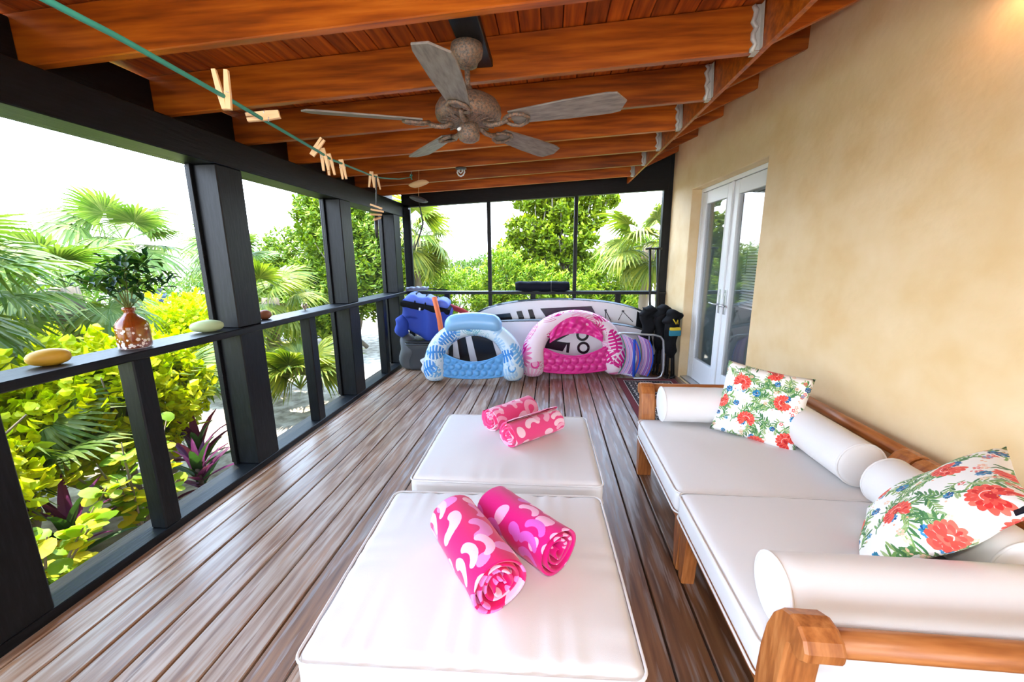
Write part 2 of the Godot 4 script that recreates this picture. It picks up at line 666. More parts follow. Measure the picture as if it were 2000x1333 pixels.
	M.fpink = cloth(float_texture(C(250, 226, 236), C(226, 40, 140), C(244, 130, 184), C(226, 120, 150), 8), 0.22, 0.0)
	M.vblue = mat(C(96, 168, 228), 0.25)
	M.vsky = mat(C(140, 192, 236), 0.25)
	M.vpink = mat(C(232, 52, 148), 0.25)
	M.towel_a = cloth(towel_texture(C(222, 14, 104), C(236, 132, 204), C(250, 190, 218), 4), 0.95, 0.5)
	M.towel_b = cloth(towel_texture(C(214, 12, 118), C(214, 92, 196), C(246, 176, 214), 9), 0.95, 0.5)
	M.towel_c = cloth(towel_texture(C(236, 72, 132), C(248, 172, 200), C(250, 208, 222), 12), 0.95, 0.5)
	M.board = mat(C(226, 224, 222), 0.3)
	M.board_black = mat(C(18, 18, 20), 0.22)
	var patina := noise_tex(83, 0.05, 4, [[0.0, C(66, 52, 44)], [0.45, C(104, 94, 86)], [0.55, C(150, 142, 132)], [0.62, C(140, 92, 62)], [1.0, C(168, 160, 148)]])
	var pm := mat(Color.WHITE, 0.55, 0.25)
	pm.albedo_texture = patina
	pm.uv1_triplanar = true
	pm.uv1_scale = Vector3.ONE * 3.0
	M.patina = pm
	var bt := noise_tex(87, 0.012, 4, [[0.0, C(96, 86, 82)], [0.5, C(126, 116, 108)], [1.0, C(146, 138, 128)]])
	var bm := mat(Color.WHITE, 0.5)
	bm.albedo_texture = bt
	bm.uv1_triplanar = true
	bm.uv1_scale = Vector3(1.2, 6, 6)
	M.blade = bm
	M.pin = mat(C(222, 186, 140), 0.7)
	M.cord = mat(C(46, 132, 116), 0.6)
	M.amber = glass_mat(C(150, 62, 16))
	for e in [["leaf_lime", C(168, 196, 30)], ["leaf_green", C(92, 150, 32)], ["leaf_deep", C(58, 112, 34)], ["leaf_palm", C(120, 162, 70)], ["leaf_purple", C(104, 46, 92)]]:
		var lm := mat(Color.WHITE, 0.45, 0.0, 0.4)
		lm.vertex_color_use_as_albedo = true
		lm.backlight_enabled = true
		lm.backlight = Color(0.75, 0.8, 0.45)
		M[e[0]] = lm
		M[e[0] + "_c"] = e[1]
	M.bark = mat(C(134, 122, 106), 0.9)
	var sand := mat(Color.WHITE, 0.95, 0.0, 0.2)
	sand.albedo_texture = noise_tex(91, 0.02, 5, [[0.0, C(120, 110, 98)], [0.45, C(176, 166, 152)], [1.0, C(222, 214, 200)]])
	sand.uv1_triplanar = true
	sand.uv1_world_triplanar = true
	sand.uv1_scale = Vector3.ONE * 0.5
	M.sand = sand

func glass_mat(c: Color) -> StandardMaterial3D:
	var m := mat(Color(c.r, c.g, c.b, 0.55), 0.05)
	m.transparency = BaseMaterial3D.TRANSPARENCY_ALPHA
	return m

# ---------------------------------------------------------------- structure
func build_floor() -> void:
	var f := struct("floor")
	var x := -2.065
	var k := 0
	while x < 1.70:
		part(f, "plank", box(0.1385, 0.036, 9.2, 0.004), M["plank%d" % ((k * 2 + k / 3) % 3 + (0 if k < 7 or k in [8, 9, 11] else 3))], Vector3(x + 0.0735, -0.018 + [0.0, -0.0012, 0.001, -0.0006][k % 4], -0.85))  # boards on the screen side take the variants with sheen in their colour
		x += 0.1475
		k += 1
	slab(f, "rim_joist", Vector3(-2.07, -0.40, -5.52), Vector3(1.70, -0.045, -5.48), M.dark_x)
	for z in [-5.2, -4.4, -3.6, -2.8, -2.0, -1.2, -0.4, 0.4, 1.2, 2.0, 2.8, 3.5]:
		slab(f, "joist", Vector3(-2.06, -0.24, z - 0.02), Vector3(1.70, -0.042, z + 0.02), M.dark_x)

func posts(p: Node, called: String, z0: float, z1: float, y0: float, y1: float, x0 := -2.165, x1 := -1.96) -> void:
	slab(p, called, Vector3(x0, y0, z1), Vector3(x1, y1, z0), M.dark_y, 0.006)

func build_wall_left() -> void:
	var w := struct("wall_left")
	slab(w, "sill", Vector3(-2.13, 0.0, -5.30), Vector3(-1.96, 0.045, 3.7), M.dark_z, 0.004)
	slab(w, "rim_joist", Vector3(-2.13, -0.30, -5.30), Vector3(-2.07, -0.002, 3.7), M.dark_z)
	slab(w, "rail", Vector3(-2.15, 0.945, -5.30), Vector3(-1.935, 0.985, 3.7), M.dark_z, 0.005)
	slab(w, "beam", Vector3(-2.165, 1.963, -5.40), Vector3(-1.96, 2.135, 3.7), M.dark_z, 0.005)
	for z in [-0.97, 0.38, 1.73, 3.08]:
		posts(w, "post", z, z - 0.2, 0.045, 0.945)
		posts(w, "post", z, z - 0.2, 0.985, 1.963)
	for z in [-2.315, -3.72, -5.02]:
		posts(w, "post", z, z - 0.205, 0.045, 0.945)
		posts(w, "post", z, z - 0.205, 0.985, 1.963)
	for z in [-0.30, -1.645, -3.055, -4.52]:
		posts(w, "baluster", z, z - 0.09, 0.045, 0.945, -2.05, -1.962)
	# insect screen in each bay, above and below the rail, with its thin batten
	var bays := [[3.6, 3.08], [2.88, 1.73], [1.53, 0.38], [0.18, -0.97], [-1.17, -2.315], [-2.52, -3.72], [-3.925, -5.02]]
	for b in bays:
		var za: float = b[0]
		var zb: float = b[1]
		for h in [[0.045, 0.945], [0.985, 1.963]]:
			part(w, "screen", box(0.0015, h[1] - h[0], za - zb, 0.0002), M.screen, Vector3(-2.10, (h[0] + h[1]) * 0.5, (za + zb) * 0.5))
			for zz in [za - 0.012, zb + 0.012]:
				slab(w, "batten", Vector3(-2.13, h[0], zz - 0.011), Vector3(-2.106, h[1], zz + 0.011), M.dark_y, 0.003)

func build_wall_back() -> void:
	var w := struct("wall_back")
	var z := -5.40
	slab(w, "sill", Vector3(-1.96, 0.0, z - 0.09), Vector3(1.49, 0.05, z), M.dark_x)
	slab(w, "rail", Vector3(-1.96, 0.935, z - 0.10), Vector3(1.49, 0.975, z + 0.06), M.dark_x)
	slab(w, "post", Vector3(-1.99, 0.0, z - 0.10), Vector3(-1.90, 2.12, z), M.dark_y)
	slab(w, "post", Vector3(1.40, 0.0, z - 0.10), Vector3(1.56, 2.9, z - 0.004), M.dark_y)
	for x in [-0.845, 0.295]:
		slab(w, "mullion", Vector3(x, 0.05, z - 0.07), Vector3(x + 0.048, 0.935, z - 0.01), M.dark_y)
		slab(w, "mullion", Vector3(x, 0.975, z - 0.07), Vector3(x + 0.048, 2.18, z - 0.01), M.dark_y)
	for x in [-1.46, -0.27, 0.86]:
		slab(w, "baluster", Vector3(x, 0.05, z - 0.07), Vector3(x + 0.07, 0.935, z), M.dark_y)
	# the sloped header under the roof and the gable boards that close the corner by the house
	part(w, "header", prism([Vector2(-1.99, 2.085), Vector2(1.45, 2.232), Vector2(1.45, 2.72), Vector2(0.98, 2.60), Vector2(-1.99, 2.36)], 0.08, 0.004), M.dark_x, Vector3(0, 0, z - 0.04))
	slab(w, "batten", Vector3(-1.90, 2.06, z - 0.02), Vector3(-1.88, 0.99, z), M.dark_y)
	for b in [[-1.90, -0.845], [-0.797, 0.295], [0.343, 1.40]]:
		for h in [[0.05, 0.935], [0.975, 2.2]]:
			part(w, "screen", box(b[1] - b[0], h[1] - h[0], 0.0015, 0.0002), M.screen, Vector3((b[0] + b[1]) * 0.5, (h[0] + h[1]) * 0.5, z - 0.045))

func build_wall_right() -> void:
	var turn := asin(0.04)
	var w := struct("wall_right")
	w.position = Vector3(1.50, 0, -5.40)
	w.rotation.y = turn
	# plastered wall with the opening of the double door
	var face := [Vector2(0, -0.3), Vector2(-0.66, -0.3), Vector2(-0.66, 2.125), Vector2(-2.10, 2.125), Vector2(-2.10, -0.3), Vector2(-9.2, -0.3), Vector2(-9.2, 3.4), Vector2(0, 3.4)]
	part(w, "masonry", prism(face, 0.20, 0.010), M.wall, Vector3(0.10, 0, 0), Vector3(0, PI / 2, 0))
	slab(w, "door_step", Vector3(0.01, -0.3, 0.665), Vector3(0.19, 0.012, 2.095), M.wall, 0.002)
	var d := struct("door_1")
	d.position = w.position
	d.rotation.y = turn
	var fx0 := 0.10
	var fx1 := 0.165
	slab(d, "frame", Vector3(fx0, 0.012, 0.66), Vector3(fx1, 2.125, 0.695), M.white_paint)
	slab(d, "frame", Vector3(fx0, 0.012, 2.065), Vector3(fx1, 2.125, 2.10), M.white_paint)
	slab(d, "frame", Vector3(fx0, 2.085, 0.695), Vector3(fx1, 2.125, 2.065), M.white_paint)
	slab(d, "threshold", Vector3(0.02, 0.012, 0.67), Vector3(fx1, 0.03, 2.09), M.steel)
	for k in 2:
		var z0: float = [0.70, 1.383][k]
		var z1: float = [1.377, 2.06][k]
		var leaf := Node3D.new()
		leaf.name = "door_leaf"
		d.add_child(leaf, true)
		slab(leaf, "stile", Vector3(fx0 + 0.004, 0.035, z0), Vector3(fx1 - 0.016, 2.08, z0 + 0.105), M.white_paint)
		slab(leaf, "stile", Vector3(fx0 + 0.004, 0.035, z1 - 0.105), Vector3(fx1 - 0.016, 2.08, z1), M.white_paint)
		slab(leaf, "top_rail", Vector3(fx0 + 0.005, 1.955, z0 + 0.105), Vector3(fx1 - 0.017, 2.08, z1 - 0.105), M.white_paint)
		slab(leaf, "bottom_rail", Vector3(fx0 + 0.005, 0.035, z0 + 0.105), Vector3(fx1 - 0.017, 0.28, z1 - 0.105), M.white_paint)
		part(leaf, "pane", box(0.006, 1.68, z1 - z0 - 0.205, 0.001), M.glass, Vector3(fx0 + 0.028, 1.117, (z0 + z1) * 0.5))
		for bz in [z0 + 0.108, z1 - 0.108]:
			slab(leaf, "glazing_bead", Vector3(fx0 - 0.001, 0.28, bz - 0.006), Vector3(fx0 + 0.02, 1.955, bz + 0.006), M.white_paint, 0.003)
		# long plate with a lever
		var hz: float = z1 - 0.05 if k == 0 else z0 + 0.05
		var hd := part(leaf, "handle_plate", box(0.012, 0.24, 0.04, 0.004), M.steel, Vector3(fx0, 0.98, hz))
		part(hd, "lever", tube([Vector3(-0.005, -0.03, 0), Vector3(-0.05, -0.03, 0), Vector3(-0.055, -0.03, (-0.03 if k == 0 else 0.03)), Vector3(-0.055, -0.028, (-0.11 if k == 0 else 0.11))], 0.009, 8), M.steel)
		part(hd, "lock", box(0.012, 0.03, 0.02, 0.004), M.steel, Vector3(-0.01, 0.07, 0))
	slab(d, "astragal", Vector3(fx0 - 0.012, 0.035, 1.365), Vector3(fx0 + 0.006, 2.08, 1.395), M.white_paint)
	# slatted blind inside the room, behind the nearer leaf
	var bl := thing("window_blind", "white slatted blind hanging behind the glass of the nearer door leaf", "blind", w.position, turn)
	var st := begin(false)
	for i in 40:
		add_box(st, Vector3(0.026, 0.0022, 0.56), Vector3(0.235, 1.95 - i * 0.025, 1.72), 0.0004, Basis(Vector3(0, 0, 1), 0.5))
	var sl := part(bl, "slats", done(st), M.white_paint)
	sl.set_meta("kind", "stuff")
	slab(bl, "head_rail", Vector3(0.215, 1.965, 1.44), Vector3(0.255, 2.005, 2.0), M.white_paint)
	slab(bl, "bottom_bar", Vector3(0.222, 0.935, 1.44), Vector3(0.248, 0.95, 2.0), M.white_paint)
	part(bl, "wand", tube([Vector3(0.215, 1.97, 1.52), Vector3(0.213, 1.25, 1.525)], 0.005, 6), M.black_plastic)
	# the dim room beyond the door
	var r := struct("wall_house")
	r.position = w.position
	r.rotation.y = turn
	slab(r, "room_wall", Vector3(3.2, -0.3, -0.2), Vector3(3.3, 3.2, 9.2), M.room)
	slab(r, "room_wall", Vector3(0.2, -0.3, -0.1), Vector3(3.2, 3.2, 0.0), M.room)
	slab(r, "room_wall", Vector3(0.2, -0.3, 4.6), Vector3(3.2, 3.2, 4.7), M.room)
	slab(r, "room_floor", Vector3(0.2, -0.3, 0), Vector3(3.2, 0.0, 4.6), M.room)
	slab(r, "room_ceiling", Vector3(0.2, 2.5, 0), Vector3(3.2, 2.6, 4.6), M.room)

func roof_y(x: float) -> float:   # underside of the porch rafters
	return 2.178 + 0.050 * (x + 1.96)

func build_ceiling() -> void:
	var c := struct("ceiling")
	var s := atan(0.050)
	var depth := 0.19
	# porch rafters, hung from the eaves board of the house
	var k := 0
	for z in [3.43, 2.87, 2.31, 1.75, 1.19, 0.63, 0.07, -0.49, -1.05, -1.61, -2.17, -2.73, -3.29, -3.85, -4.41, -4.97]:
		var len := 3.17
		var mid := Vector3(-0.648, roof_y(-0.648) + depth * 0.5, z)
		var rf := part(c, "rafter", box(len, depth, 0.042, 0.004), M["rafter%d" % (k % 3)], mid, Vector3(0, 0, s))
		k += 1
		# galvanised joist hanger with a crust of sealant
		if z < -1.0:
			var st := begin(false)
			add_box(st, Vector3(0.028, 0.185, 0.003), Vector3(0, 0, 0.0235), 0.001)
			add_box(st, Vector3(0.028, 0.004, 0.05), Vector3(0.0, -0.0965, 0.0), 0.001)
			add_box(st, Vector3(0.003, 0.185, 0.03), Vector3(0.0125, 0, 0.037), 0.001)
			part(rf, "joist_hanger", done(st), M.zinc, Vector3(len * 0.5 - 0.016, 0, 0))
			var sp := []
			for i in 9:
				sp.append(Vector3(len * 0.5 - 0.030 + sin(i * 2.3 + k) * 0.008, 0.09 - i * 0.0225, 0.024))
			sp.append(Vector3(len * 0.5 - 0.04, -0.097, 0.018))
			var rr := []
			for i in 10:
				rr.append(0.008 + 0.006 * absf(sin(i * 1.7 + k * 0.6)))
			part(rf, "sealant", tube(sp, rr, 6), M.zinc)
	# eaves board of the house: a pair of boards
	slab(c, "eaves_board", Vector3(0.936, 2.314, -5.40), Vector3(0.960, 2.665, 3.8), M.rafter1)
	# blocks between the rafter feet on top of the beam
	for z in [-1.33, -1.89, -2.45, -3.01, -3.57, -4.13, -4.69, -5.18]:
		slab(c, "blocking", Vector3(-2.16, 2.135, z - 0.258), Vector3(-2.12, 2.345, z + 0.258), M.dark_z)
	# steeper rafter tails of the house
	var s2 := atan(0.437)
	for i in 16:
		var z := -5.30 + i * 0.572
		var mid := Vector3(1.40, 2.424 + 0.437 * (1.40 - 1.0) + 0.105, z)
		part(c, "rafter_tail", box(0.96, 0.19, 0.042, 0.004), M["rafter%d" % ((i + 1) % 3)], mid, Vector3(0, 0, s2))
	# ceiling boards over the rafters
	for i in 36:
		var x := -2.62 + i * 0.1005
		if x > 0.94:
			break
		part(c, "ceiling_board", box(0.097, 0.018, 9.6, 0.003), M["ceil%d" % ((i * 7 + i / 4) % 3)], Vector3(x, roof_y(x) + depth + 0.012, -0.85), Vector3(0, 0, s))
	for i in 9:
		var x := 1.03 + i * 0.088
		part(c, "ceiling_board", box(0.096, 0.018, 9.6, 0.003), M["ceil%d" % ((i * 5) % 3)], Vector3(x, 2.424 + 0.437 * (x - 1.0) + 0.222, -0.85), Vector3(0, 0, s2))
	# roof deck above, over the porch and over the house
	part(c, "roof_deck", box(3.62, 0.03, 9.8, 0.003), M.dark_x, Vector3(-0.885, roof_y(-0.885) + depth + 0.045, -0.85), Vector3(0, 0, s))
	part(c, "roof_deck", box(5.2, 0.03, 9.8, 0.003), M.dark_x, Vector3(3.20, 2.424 + 0.437 * 2.20 + 0.30, -0.85), Vector3(0, 0, s2))

func build_near_end() -> void:
	# the screened end of the porch behind the camera
	var w := struct("wall_front")
	var z := 3.65
	slab(w, "sill", Vector3(-1.96, 0.0, z), Vector3(1.75, 0.05, z + 0.09), M.dark_x)
	slab(w, "rail", Vector3(-1.96, 0.935, z), Vector3(1.75, 0.975, z + 0.12), M.dark_x)
	for x in [-1.96, -0.8, 0.4, 1.66]:
		slab(w, "post", Vector3(x, 0.05, z), Vector3(x + 0.09, 2.2, z + 0.09), M.dark_y)
	part(w, "header", prism([Vector2(-1.99, 2.085), Vector2(1.75, 2.232), Vector2(1.75, 2.72), Vector2(0.98, 2.60), Vector2(-1.99, 2.36)], 0.08, 0.004), M.dark_x, Vector3(0, 0, z + 0.04))
	part(w, "screen", box(3.6, 1.15, 0.0015, 0.0002), M.screen, Vector3(-0.11, 1.58, z + 0.05))
	part(w, "screen", box(3.6, 0.89, 0.0015, 0.0002), M.screen, Vector3(-0.11, 0.49, z + 0.05))

# ---------------------------------------------------------------- garden
func lin(c: Color) -> Color:
	return c.srgb_to_linear()

func add_leaf(st: SurfaceTool, base: Vector3, dir: Vector3, side: Vector3, len: float, wid: float, col: Color, cup := 0.15) -> void:
	var nrm := dir.cross(side).normalized()
	var m := base + dir * len * 0.5 - nrm * len * cup * 0.4
	var t := base + dir * len - nrm * len * cup
	var l := base + dir * len * 0.28 + side * wid * 0.42 + nrm * len * cup * 0.3
	var l2 := base + dir * len * 0.70 + side * wid * 0.40 + nrm * len * cup * 0.1
	var r := base + dir * len * 0.28 - side * wid * 0.42 + nrm * len * cup * 0.3
	var r2 := base + dir * len * 0.70 - side * wid * 0.40 + nrm * len * cup * 0.1
	st.set_color(col)
	for v in [base, l, m, l, l2, m, l2, t, m, t, r2, m, r2, r, m, r, base, m]:
		st.add_vertex(v)

func round_leaf_mesh(len: float, col: Color, sd: int) -> ArrayMesh:
	var r := RandomNumberGenerator.new()
	r.seed = sd
	var st := begin()
	st.set_color(col)
	var n := 9
	var mid := Vector3(0, 0.012 * len / 0.08, len * 0.5)
	var ring := []
	for i in n:
		var a := float(i) / n * TAU
		ring.append(Vector3(sin(a) * len * 0.47, 0.10 * len * absf(sin(a)) - 0.06 * len * cos(a), len * 0.5 - cos(a) * len * 0.5))
	for i in n:
		for v in [mid, ring[i], ring[(i + 1) % n]]:
			st.set_color(col.lightened(r.randf() * 0.06))
			st.add_vertex(v)
	return done(st)

# a sprig: leaves around a short twig
func sprig(n: int, len: float, wid: float, twig: float, a: Color, b: Color, sd: int) -> ArrayMesh:
	var r := RandomNumberGenerator.new()
	r.seed = sd
	var st := begin(false)
	for i in n:
		var t := float(i) / n
		var base := Vector3(r.randf_range(-0.2, 0.2), t, r.randf_range(-0.2, 0.2)) * twig
		var dir := Vector3(r.randf_range(-1, 1), r.randf_range(-0.3, 1.0), r.randf_range(-1, 1)).normalized()
		var side := dir.cross(Vector3(r.randf_range(-0.5, 0.5), 1, r.randf_range(-0.5, 0.5))).normalized()
		add_leaf(st, base, dir, side, len * r.randf_range(0.7, 1.2), wid * r.randf_range(0.8, 1.2), lin(a.lerp(b, r.randf())), 0.18)
	return done(st)

func scatter(p: Node, called: String, mesh: Mesh, material: Material, blobs: Array, count: int, sd: int, smin := 0.7, smax := 1.25, shell := 0.55) -> MultiMeshInstance3D:
	var r := RandomNumberGenerator.new()
	r.seed = sd
	var total := 0.0
	for b in blobs:
		total += b[1].x * b[1].y
	var xf := []
	for b in blobs:
		var n := int(count * b[1].x * b[1].y / total)
		for i in n:
			var d := Vector3(r.randfn(), r.randfn(), r.randfn()).normalized()
			var q: Vector3 = b[0] + d * b[1] * lerpf(shell, 1.0, pow(r.randf(), 0.6))
			var bs := Basis(Vector3(0, 1, 0), r.randf() * TAU) * Basis(Vector3(1, 0, 0), r.randf_range(-0.9, 0.9))
			xf.append(Transform3D(bs.scaled(Vector3.ONE * r.randf_range(smin, smax)), q))
	var mm := MultiMesh.new()
	mm.transform_format = MultiMesh.TRANSFORM_3D
	mm.mesh = mesh
	mm.instance_count = xf.size()
	for i in xf.size():
		mm.set_instance_transform(i, xf[i])
	var o := MultiMeshInstance3D.new()
	o.name = called
	o.multimesh = mm
	o.material_override = material
	o.set_meta("kind", "stuff")
	p.add_child(o, true)
	return o

func bush(label: String, at: Vector3, blobs: Array, mesh: Mesh, count: int, sd: int, group := "", called := "bush", category := "bush", trunk := 0.03) -> Node3D:
	var t := thing(called, label, category, at, 0.0, group)
	scatter(t, "foliage", mesh, M.leaf_green, blobs, count, sd)
	var r := RandomNumberGenerator.new()
	r.seed = sd + 5
	var st := begin()
	for b in blobs:
		var foot := Vector3(r.randf_range(-0.15, 0.15), 0, r.randf_range(-0.15, 0.15))
		var top: Vector3 = b[0]
		var mid := foot.lerp(top, 0.5) + Vector3(r.randf_range(-0.2, 0.2), 0.1, r.randf_range(-0.2, 0.2)) * top.y * 0.3
		add_tube(st, [foot, foot.lerp(mid, 0.5) + Vector3(0.02, 0, 0.02), mid, mid.lerp(top, 0.6), top], [trunk, trunk * 0.9, trunk * 0.75, trunk * 0.55, trunk * 0.3], 6)
		for i in 5:
			var q: Vector3 = top + Vector3(r.randf_range(-1, 1), r.randf_range(-0.2, 1), r.randf_range(-1, 1)) * b[1] * 0.8
			add_tube(st, [mid.lerp(top, 0.5), mid.lerp(q, 0.7), q], [trunk * 0.5, trunk * 0.35, trunk * 0.15], 5)
	part(t, "branches", done(st), M.bark)
	return t

# fan of a thatch palm: ribs round a hand, drooping at the tips; petiole along +z
func frond_mesh(size: float, petiole: float, a: Color, b: Color, sd: int, droop := 0.5) -> ArrayMesh:
	var r := RandomNumberGenerator.new()
	r.seed = sd
	var st := begin(false)
	st.set_color(lin(a.lerp(Color(0.7, 0.75, 0.4), 0.3)))
	add_tube(st, [Vector3.ZERO, Vector3(0, 0.06, petiole * 0.5), Vector3(0, 0.03, petiole)], [0.012, 0.009, 0.006], 5)
	var hub := Vector3(0, 0.03, petiole)
	var n := 36
	for i in n:
		var ang := lerpf(-2.35, 2.35, (i + 0.5) / n)
		var len := size * (0.72 + 0.28 * cos(ang * 0.6)) * r.randf_range(0.9, 1.06)
		var dir := Vector3(sin(ang), 0.12, cos(ang)).normalized()
		var side := Vector3(cos(ang), 0, -sin(ang))
		var w := len * 0.046
		var col := lin(a.lerp(b, r.randf()))
		var p0 := hub
		for k in 4:
			var t1 := (k + 1) / 4.0
			var p1 := hub + dir * len * t1 + Vector3(0, -droop * len * pow(t1, 2.6) * r.randf_range(0.8, 1.2), 0)
			var wa: float = w * [0.25, 0.85, 1.0, 0.7][k]
			var wb: float = w * [0.85, 1.0, 0.7, 0.06][k]
			var up := Vector3(0, -0.25, 0)
			st.set_color(col)
			for v in [p0 - side * wa, p1 - side * wb, p1 + up * wb, p0 - side * wa, p1 + up * wb, p0 + up * wa, p0 + up * wa, p1 + up * wb, p1 + side * wb, p0 + up * wa, p1 + side * wb, p0 + side * wa]:
				st.add_vertex(v)
			p0 = p1
	return done(st)

func palm(label: String, at: Vector3, height: float, count: int, meshes: Array, scale_: float, sd: int, low := -0.5) -> Node3D:
	var r := RandomNumberGenerator.new()
	r.seed = sd
	var t := thing("fan_palm", label, "palm", at, 0.0, "palms in the garden")
	if height > 0.3:
		var path := []
		var rad := []
		for i in 7:
			path.append(Vector3(sin(i * 0.5 + sd) * 0.03, height * i / 6.0, cos(i * 0.4 + sd) * 0.03))
			rad.append(0.075 + 0.02 * (i % 2) + (0.03 if i > 4 else 0.0))
		part(t, "trunk", tube(path, rad, 9), M.bark)
	for i in count:
		var e := lerpf(0.95, low, float(i) / (count - 1))
		var o := part(t, "frond", meshes[i % meshes.size()], M.leaf_palm, Vector3(0, height - 0.02 * i * 0.2, 0))
		o.basis = Basis(Vector3(0, 1, 0), i * 2.399 + r.randf() * 0.4) * Basis(Vector3(1, 0, 0), -e) * Basis(Vector3(0, 0, 1), r.randf_range(-0.4, 0.4))
		o.scale = Vector3.ONE * scale_ * r.randf_range(0.85, 1.1)
	return t

func build_garden() -> void:
	var gy := -0.45
	var g := grid(70, 70, func(u: float, v: float) -> Vector3:
		var x := (u - 0.5) * 160.0 * (0.15 + 0.85 * absf(u * 2 - 1))
		var z := (v - 0.5) * 160.0 * (0.15 + 0.85 * absf(v * 2 - 1))
		return Vector3(x, sin(x * 0.9) * 0.05 + cos(z * 1.1 + x * 0.3) * 0.05, z), true)
	var ground := struct("ground")
	part(ground, "sand", g, M.sand, Vector3(-3, gy, -6))
	var sprig_lime := sprig(16, 0.075, 0.052, 0.17, C(184, 206, 8), C(236, 226, 20), 31)
	var sprig_green := sprig(14, 0.10, 0.05, 0.2, C(82, 112, 22), C(152, 166, 40), 32)
	var sprig_deep := sprig(10, 0.13, 0.055, 0.22, C(58, 92, 22), C(126, 150, 44), 33)
	var sprig_round := sprig(12, 0.10, 0.075, 0.14, C(82, 108, 12), C(158, 168, 34), 34)
	var sprig_fine := sprig(12, 0.09, 0.035, 0.2, C(96, 140, 24), C(176, 186, 50), 35)
	var fr := []
	for i in 3:
		fr.append(frond_mesh(0.62, 0.55, C(82, 112, 42), C(140, 152, 82), 50 + i, 0.35 + 0.25 * i))
	var fg := []
	for i in 2:
		fg.append(frond_mesh(0.60, 0.5, C(90, 112, 32), C(158, 160, 58), 60 + i, 0.5 + 0.3 * i))
	# palms seen through the left screen
	palm("tall fan palm at the left edge of the view, fronds spread wide", Vector3(-4.05, gy, -2.15), 1.72, 15, fr, 0.80, 1, -0.8)
	palm("fan palm with a brown fibrous trunk behind the leafy vase", Vector3(-4.6, gy, -3.40), 1.62, 15, fr, 0.72, 2, -0.8)
	palm("fan palm rising above the vase against the white sky", Vector3(-5.9, gy, -5.15), 2.15, 14, fr, 0.78, 3, -0.6)
	palm("fan palm next to the thick dark post, left of it", Vector3(-5.9, gy, -6.9), 1.9, 13, fr, 0.75, 4, -0.6)
	palm("fan palm in the second bay with drooping skirt of leaves", Vector3(-3.9, gy, -5.2), 1.35, 15, fg, 0.72, 5, -1.0)
	palm("low trunkless fan palm beside the rail post", Vector3(-3.4, gy, -3.0), 0.6, 10, fr, 0.7, 6, 0.1)
	palm("small fan palm low between the lime shrubs", Vector3(-3.3, gy, -1.9), 0.6, 9, fr, 0.6, 7, 0.1)
	palm("upright grassy fan palm by the farther posts", Vector3(-3.25, gy, -4.70), 0.25, 12, fg, 0.88, 8, 0.55)
	# palms beyond the far screen
	palm("fan palm with hanging dead leaves behind the far left corner", Vector3(-2.75, gy, -8.2), 2.35, 18, fg, 1.0, 9, -1.2)
	palm("fan palm at the right end of the far screen", Vector3(1.75, gy, -7.6), 2.1, 18, fg, 0.95, 10, -1.1)
	# shrubs
	bush("lime green shrub bank close outside the first bay", Vector3(-3.3, gy, -1.2), [[Vector3(0, 0.6, 0), Vector3(0.7, 0.6, 0.8)], [Vector3(-0.6, 0.8, -0.6), Vector3(0.7, 0.6, 0.6)], [Vector3(0.1, 0.5, 0.9), Vector3(0.6, 0.6, 0.7)]], sprig_lime, 1500, 101, "shrubs close to the porch")
	bush("yellow green shrub beneath the vase outside the rail", Vector3(-3.35, gy, -2.6), [[Vector3(0, 0.75, 0), Vector3(0.55, 0.5, 0.6)], [Vector3(-0.5, 0.65, 0.5), Vector3(0.6, 0.55, 0.6)]], sprig_lime, 1000, 102, "shrubs close to the porch")
	bush("pale green shrub behind the small fan palm", Vector3(-5.2, gy, -2.2), [[Vector3(0, 0.6, 0), Vector3(1.0, 0.6, 1.0)], [Vector3(-0.6, 0.6, -1.2), Vector3(1.0, 0.6, 0.9)]], sprig_lime, 800, 103, "shrubs in the middle of the garden")
	bush("pale green shrub behind the trunk of the palm", Vector3(-6.0, gy, -4.0), [[Vector3(0, 0.7, 0), Vector3(1.1, 0.65, 1.0)], [Vector3(0.6, 0.6, -1.0), Vector3(0.9, 0.55, 0.9)]], sprig_lime, 800, 104, "shrubs in the middle of the garden")
	bush("low shrub left of the thick post beyond the rail", Vector3(-5.0, gy, -5.2), [[Vector3(0, 0.65, 0), Vector3(0.9, 0.6, 0.7)], [Vector3(-0.9, 0.7, -0.6), Vector3(0.9, 0.6, 0.8)]], sprig_lime, 700, 105, "shrubs in the middle of the garden")
	bush("rounded green bush filling the second bay", Vector3(-5.6, gy, -9.0), [[Vector3(0, 1.6, 0), Vector3(1.2, 0.95, 1.0)], [Vector3(-1.2, 1.2, 0), Vector3(1.1, 0.8, 1.0)], [Vector3(0.9, 1.9, -0.4), Vector3(0.9, 0.9, 0.9)], [Vector3(0, 0.7, 0.6), Vector3(1.4, 0.6, 0.9)]], sprig_green, 2200, 106, "trees beyond the screens", "bushy_tree", "tree", 0.05)
	bush("tall dense tree filling the third bay", Vector3(-4.1, gy, -8.0), [[Vector3(0, 2.2, 0), Vector3(0.9, 0.95, 0.9)], [Vector3(0.5, 1.5, 0.3), Vector3(0.9, 0.9, 0.8)], [Vector3(-0.5, 1.0, 0.5), Vector3(0.8, 0.8, 0.8)], [Vector3(-0.3, 2.7, 0), Vector3(0.7, 0.6, 0.7)]], sprig_green, 2200, 107, "trees beyond the screens", "bushy_tree", "tree", 0.05)
	bush("distant hedge of mixed green scrub on the left", Vector3(-12, gy, -9.0), [[Vector3(0, 0.9, 0), Vector3(2.5, 0.85, 2.5)], [Vector3(-1, 0.9, 4), Vector3(2.5, 0.8, 2.5)], [Vector3(2, 0.9, -4), Vector3(2.5, 0.8, 2.0)]], sprig_deep, 1800, 108, "distant scrub", "scrub", "scrub", 0.05)
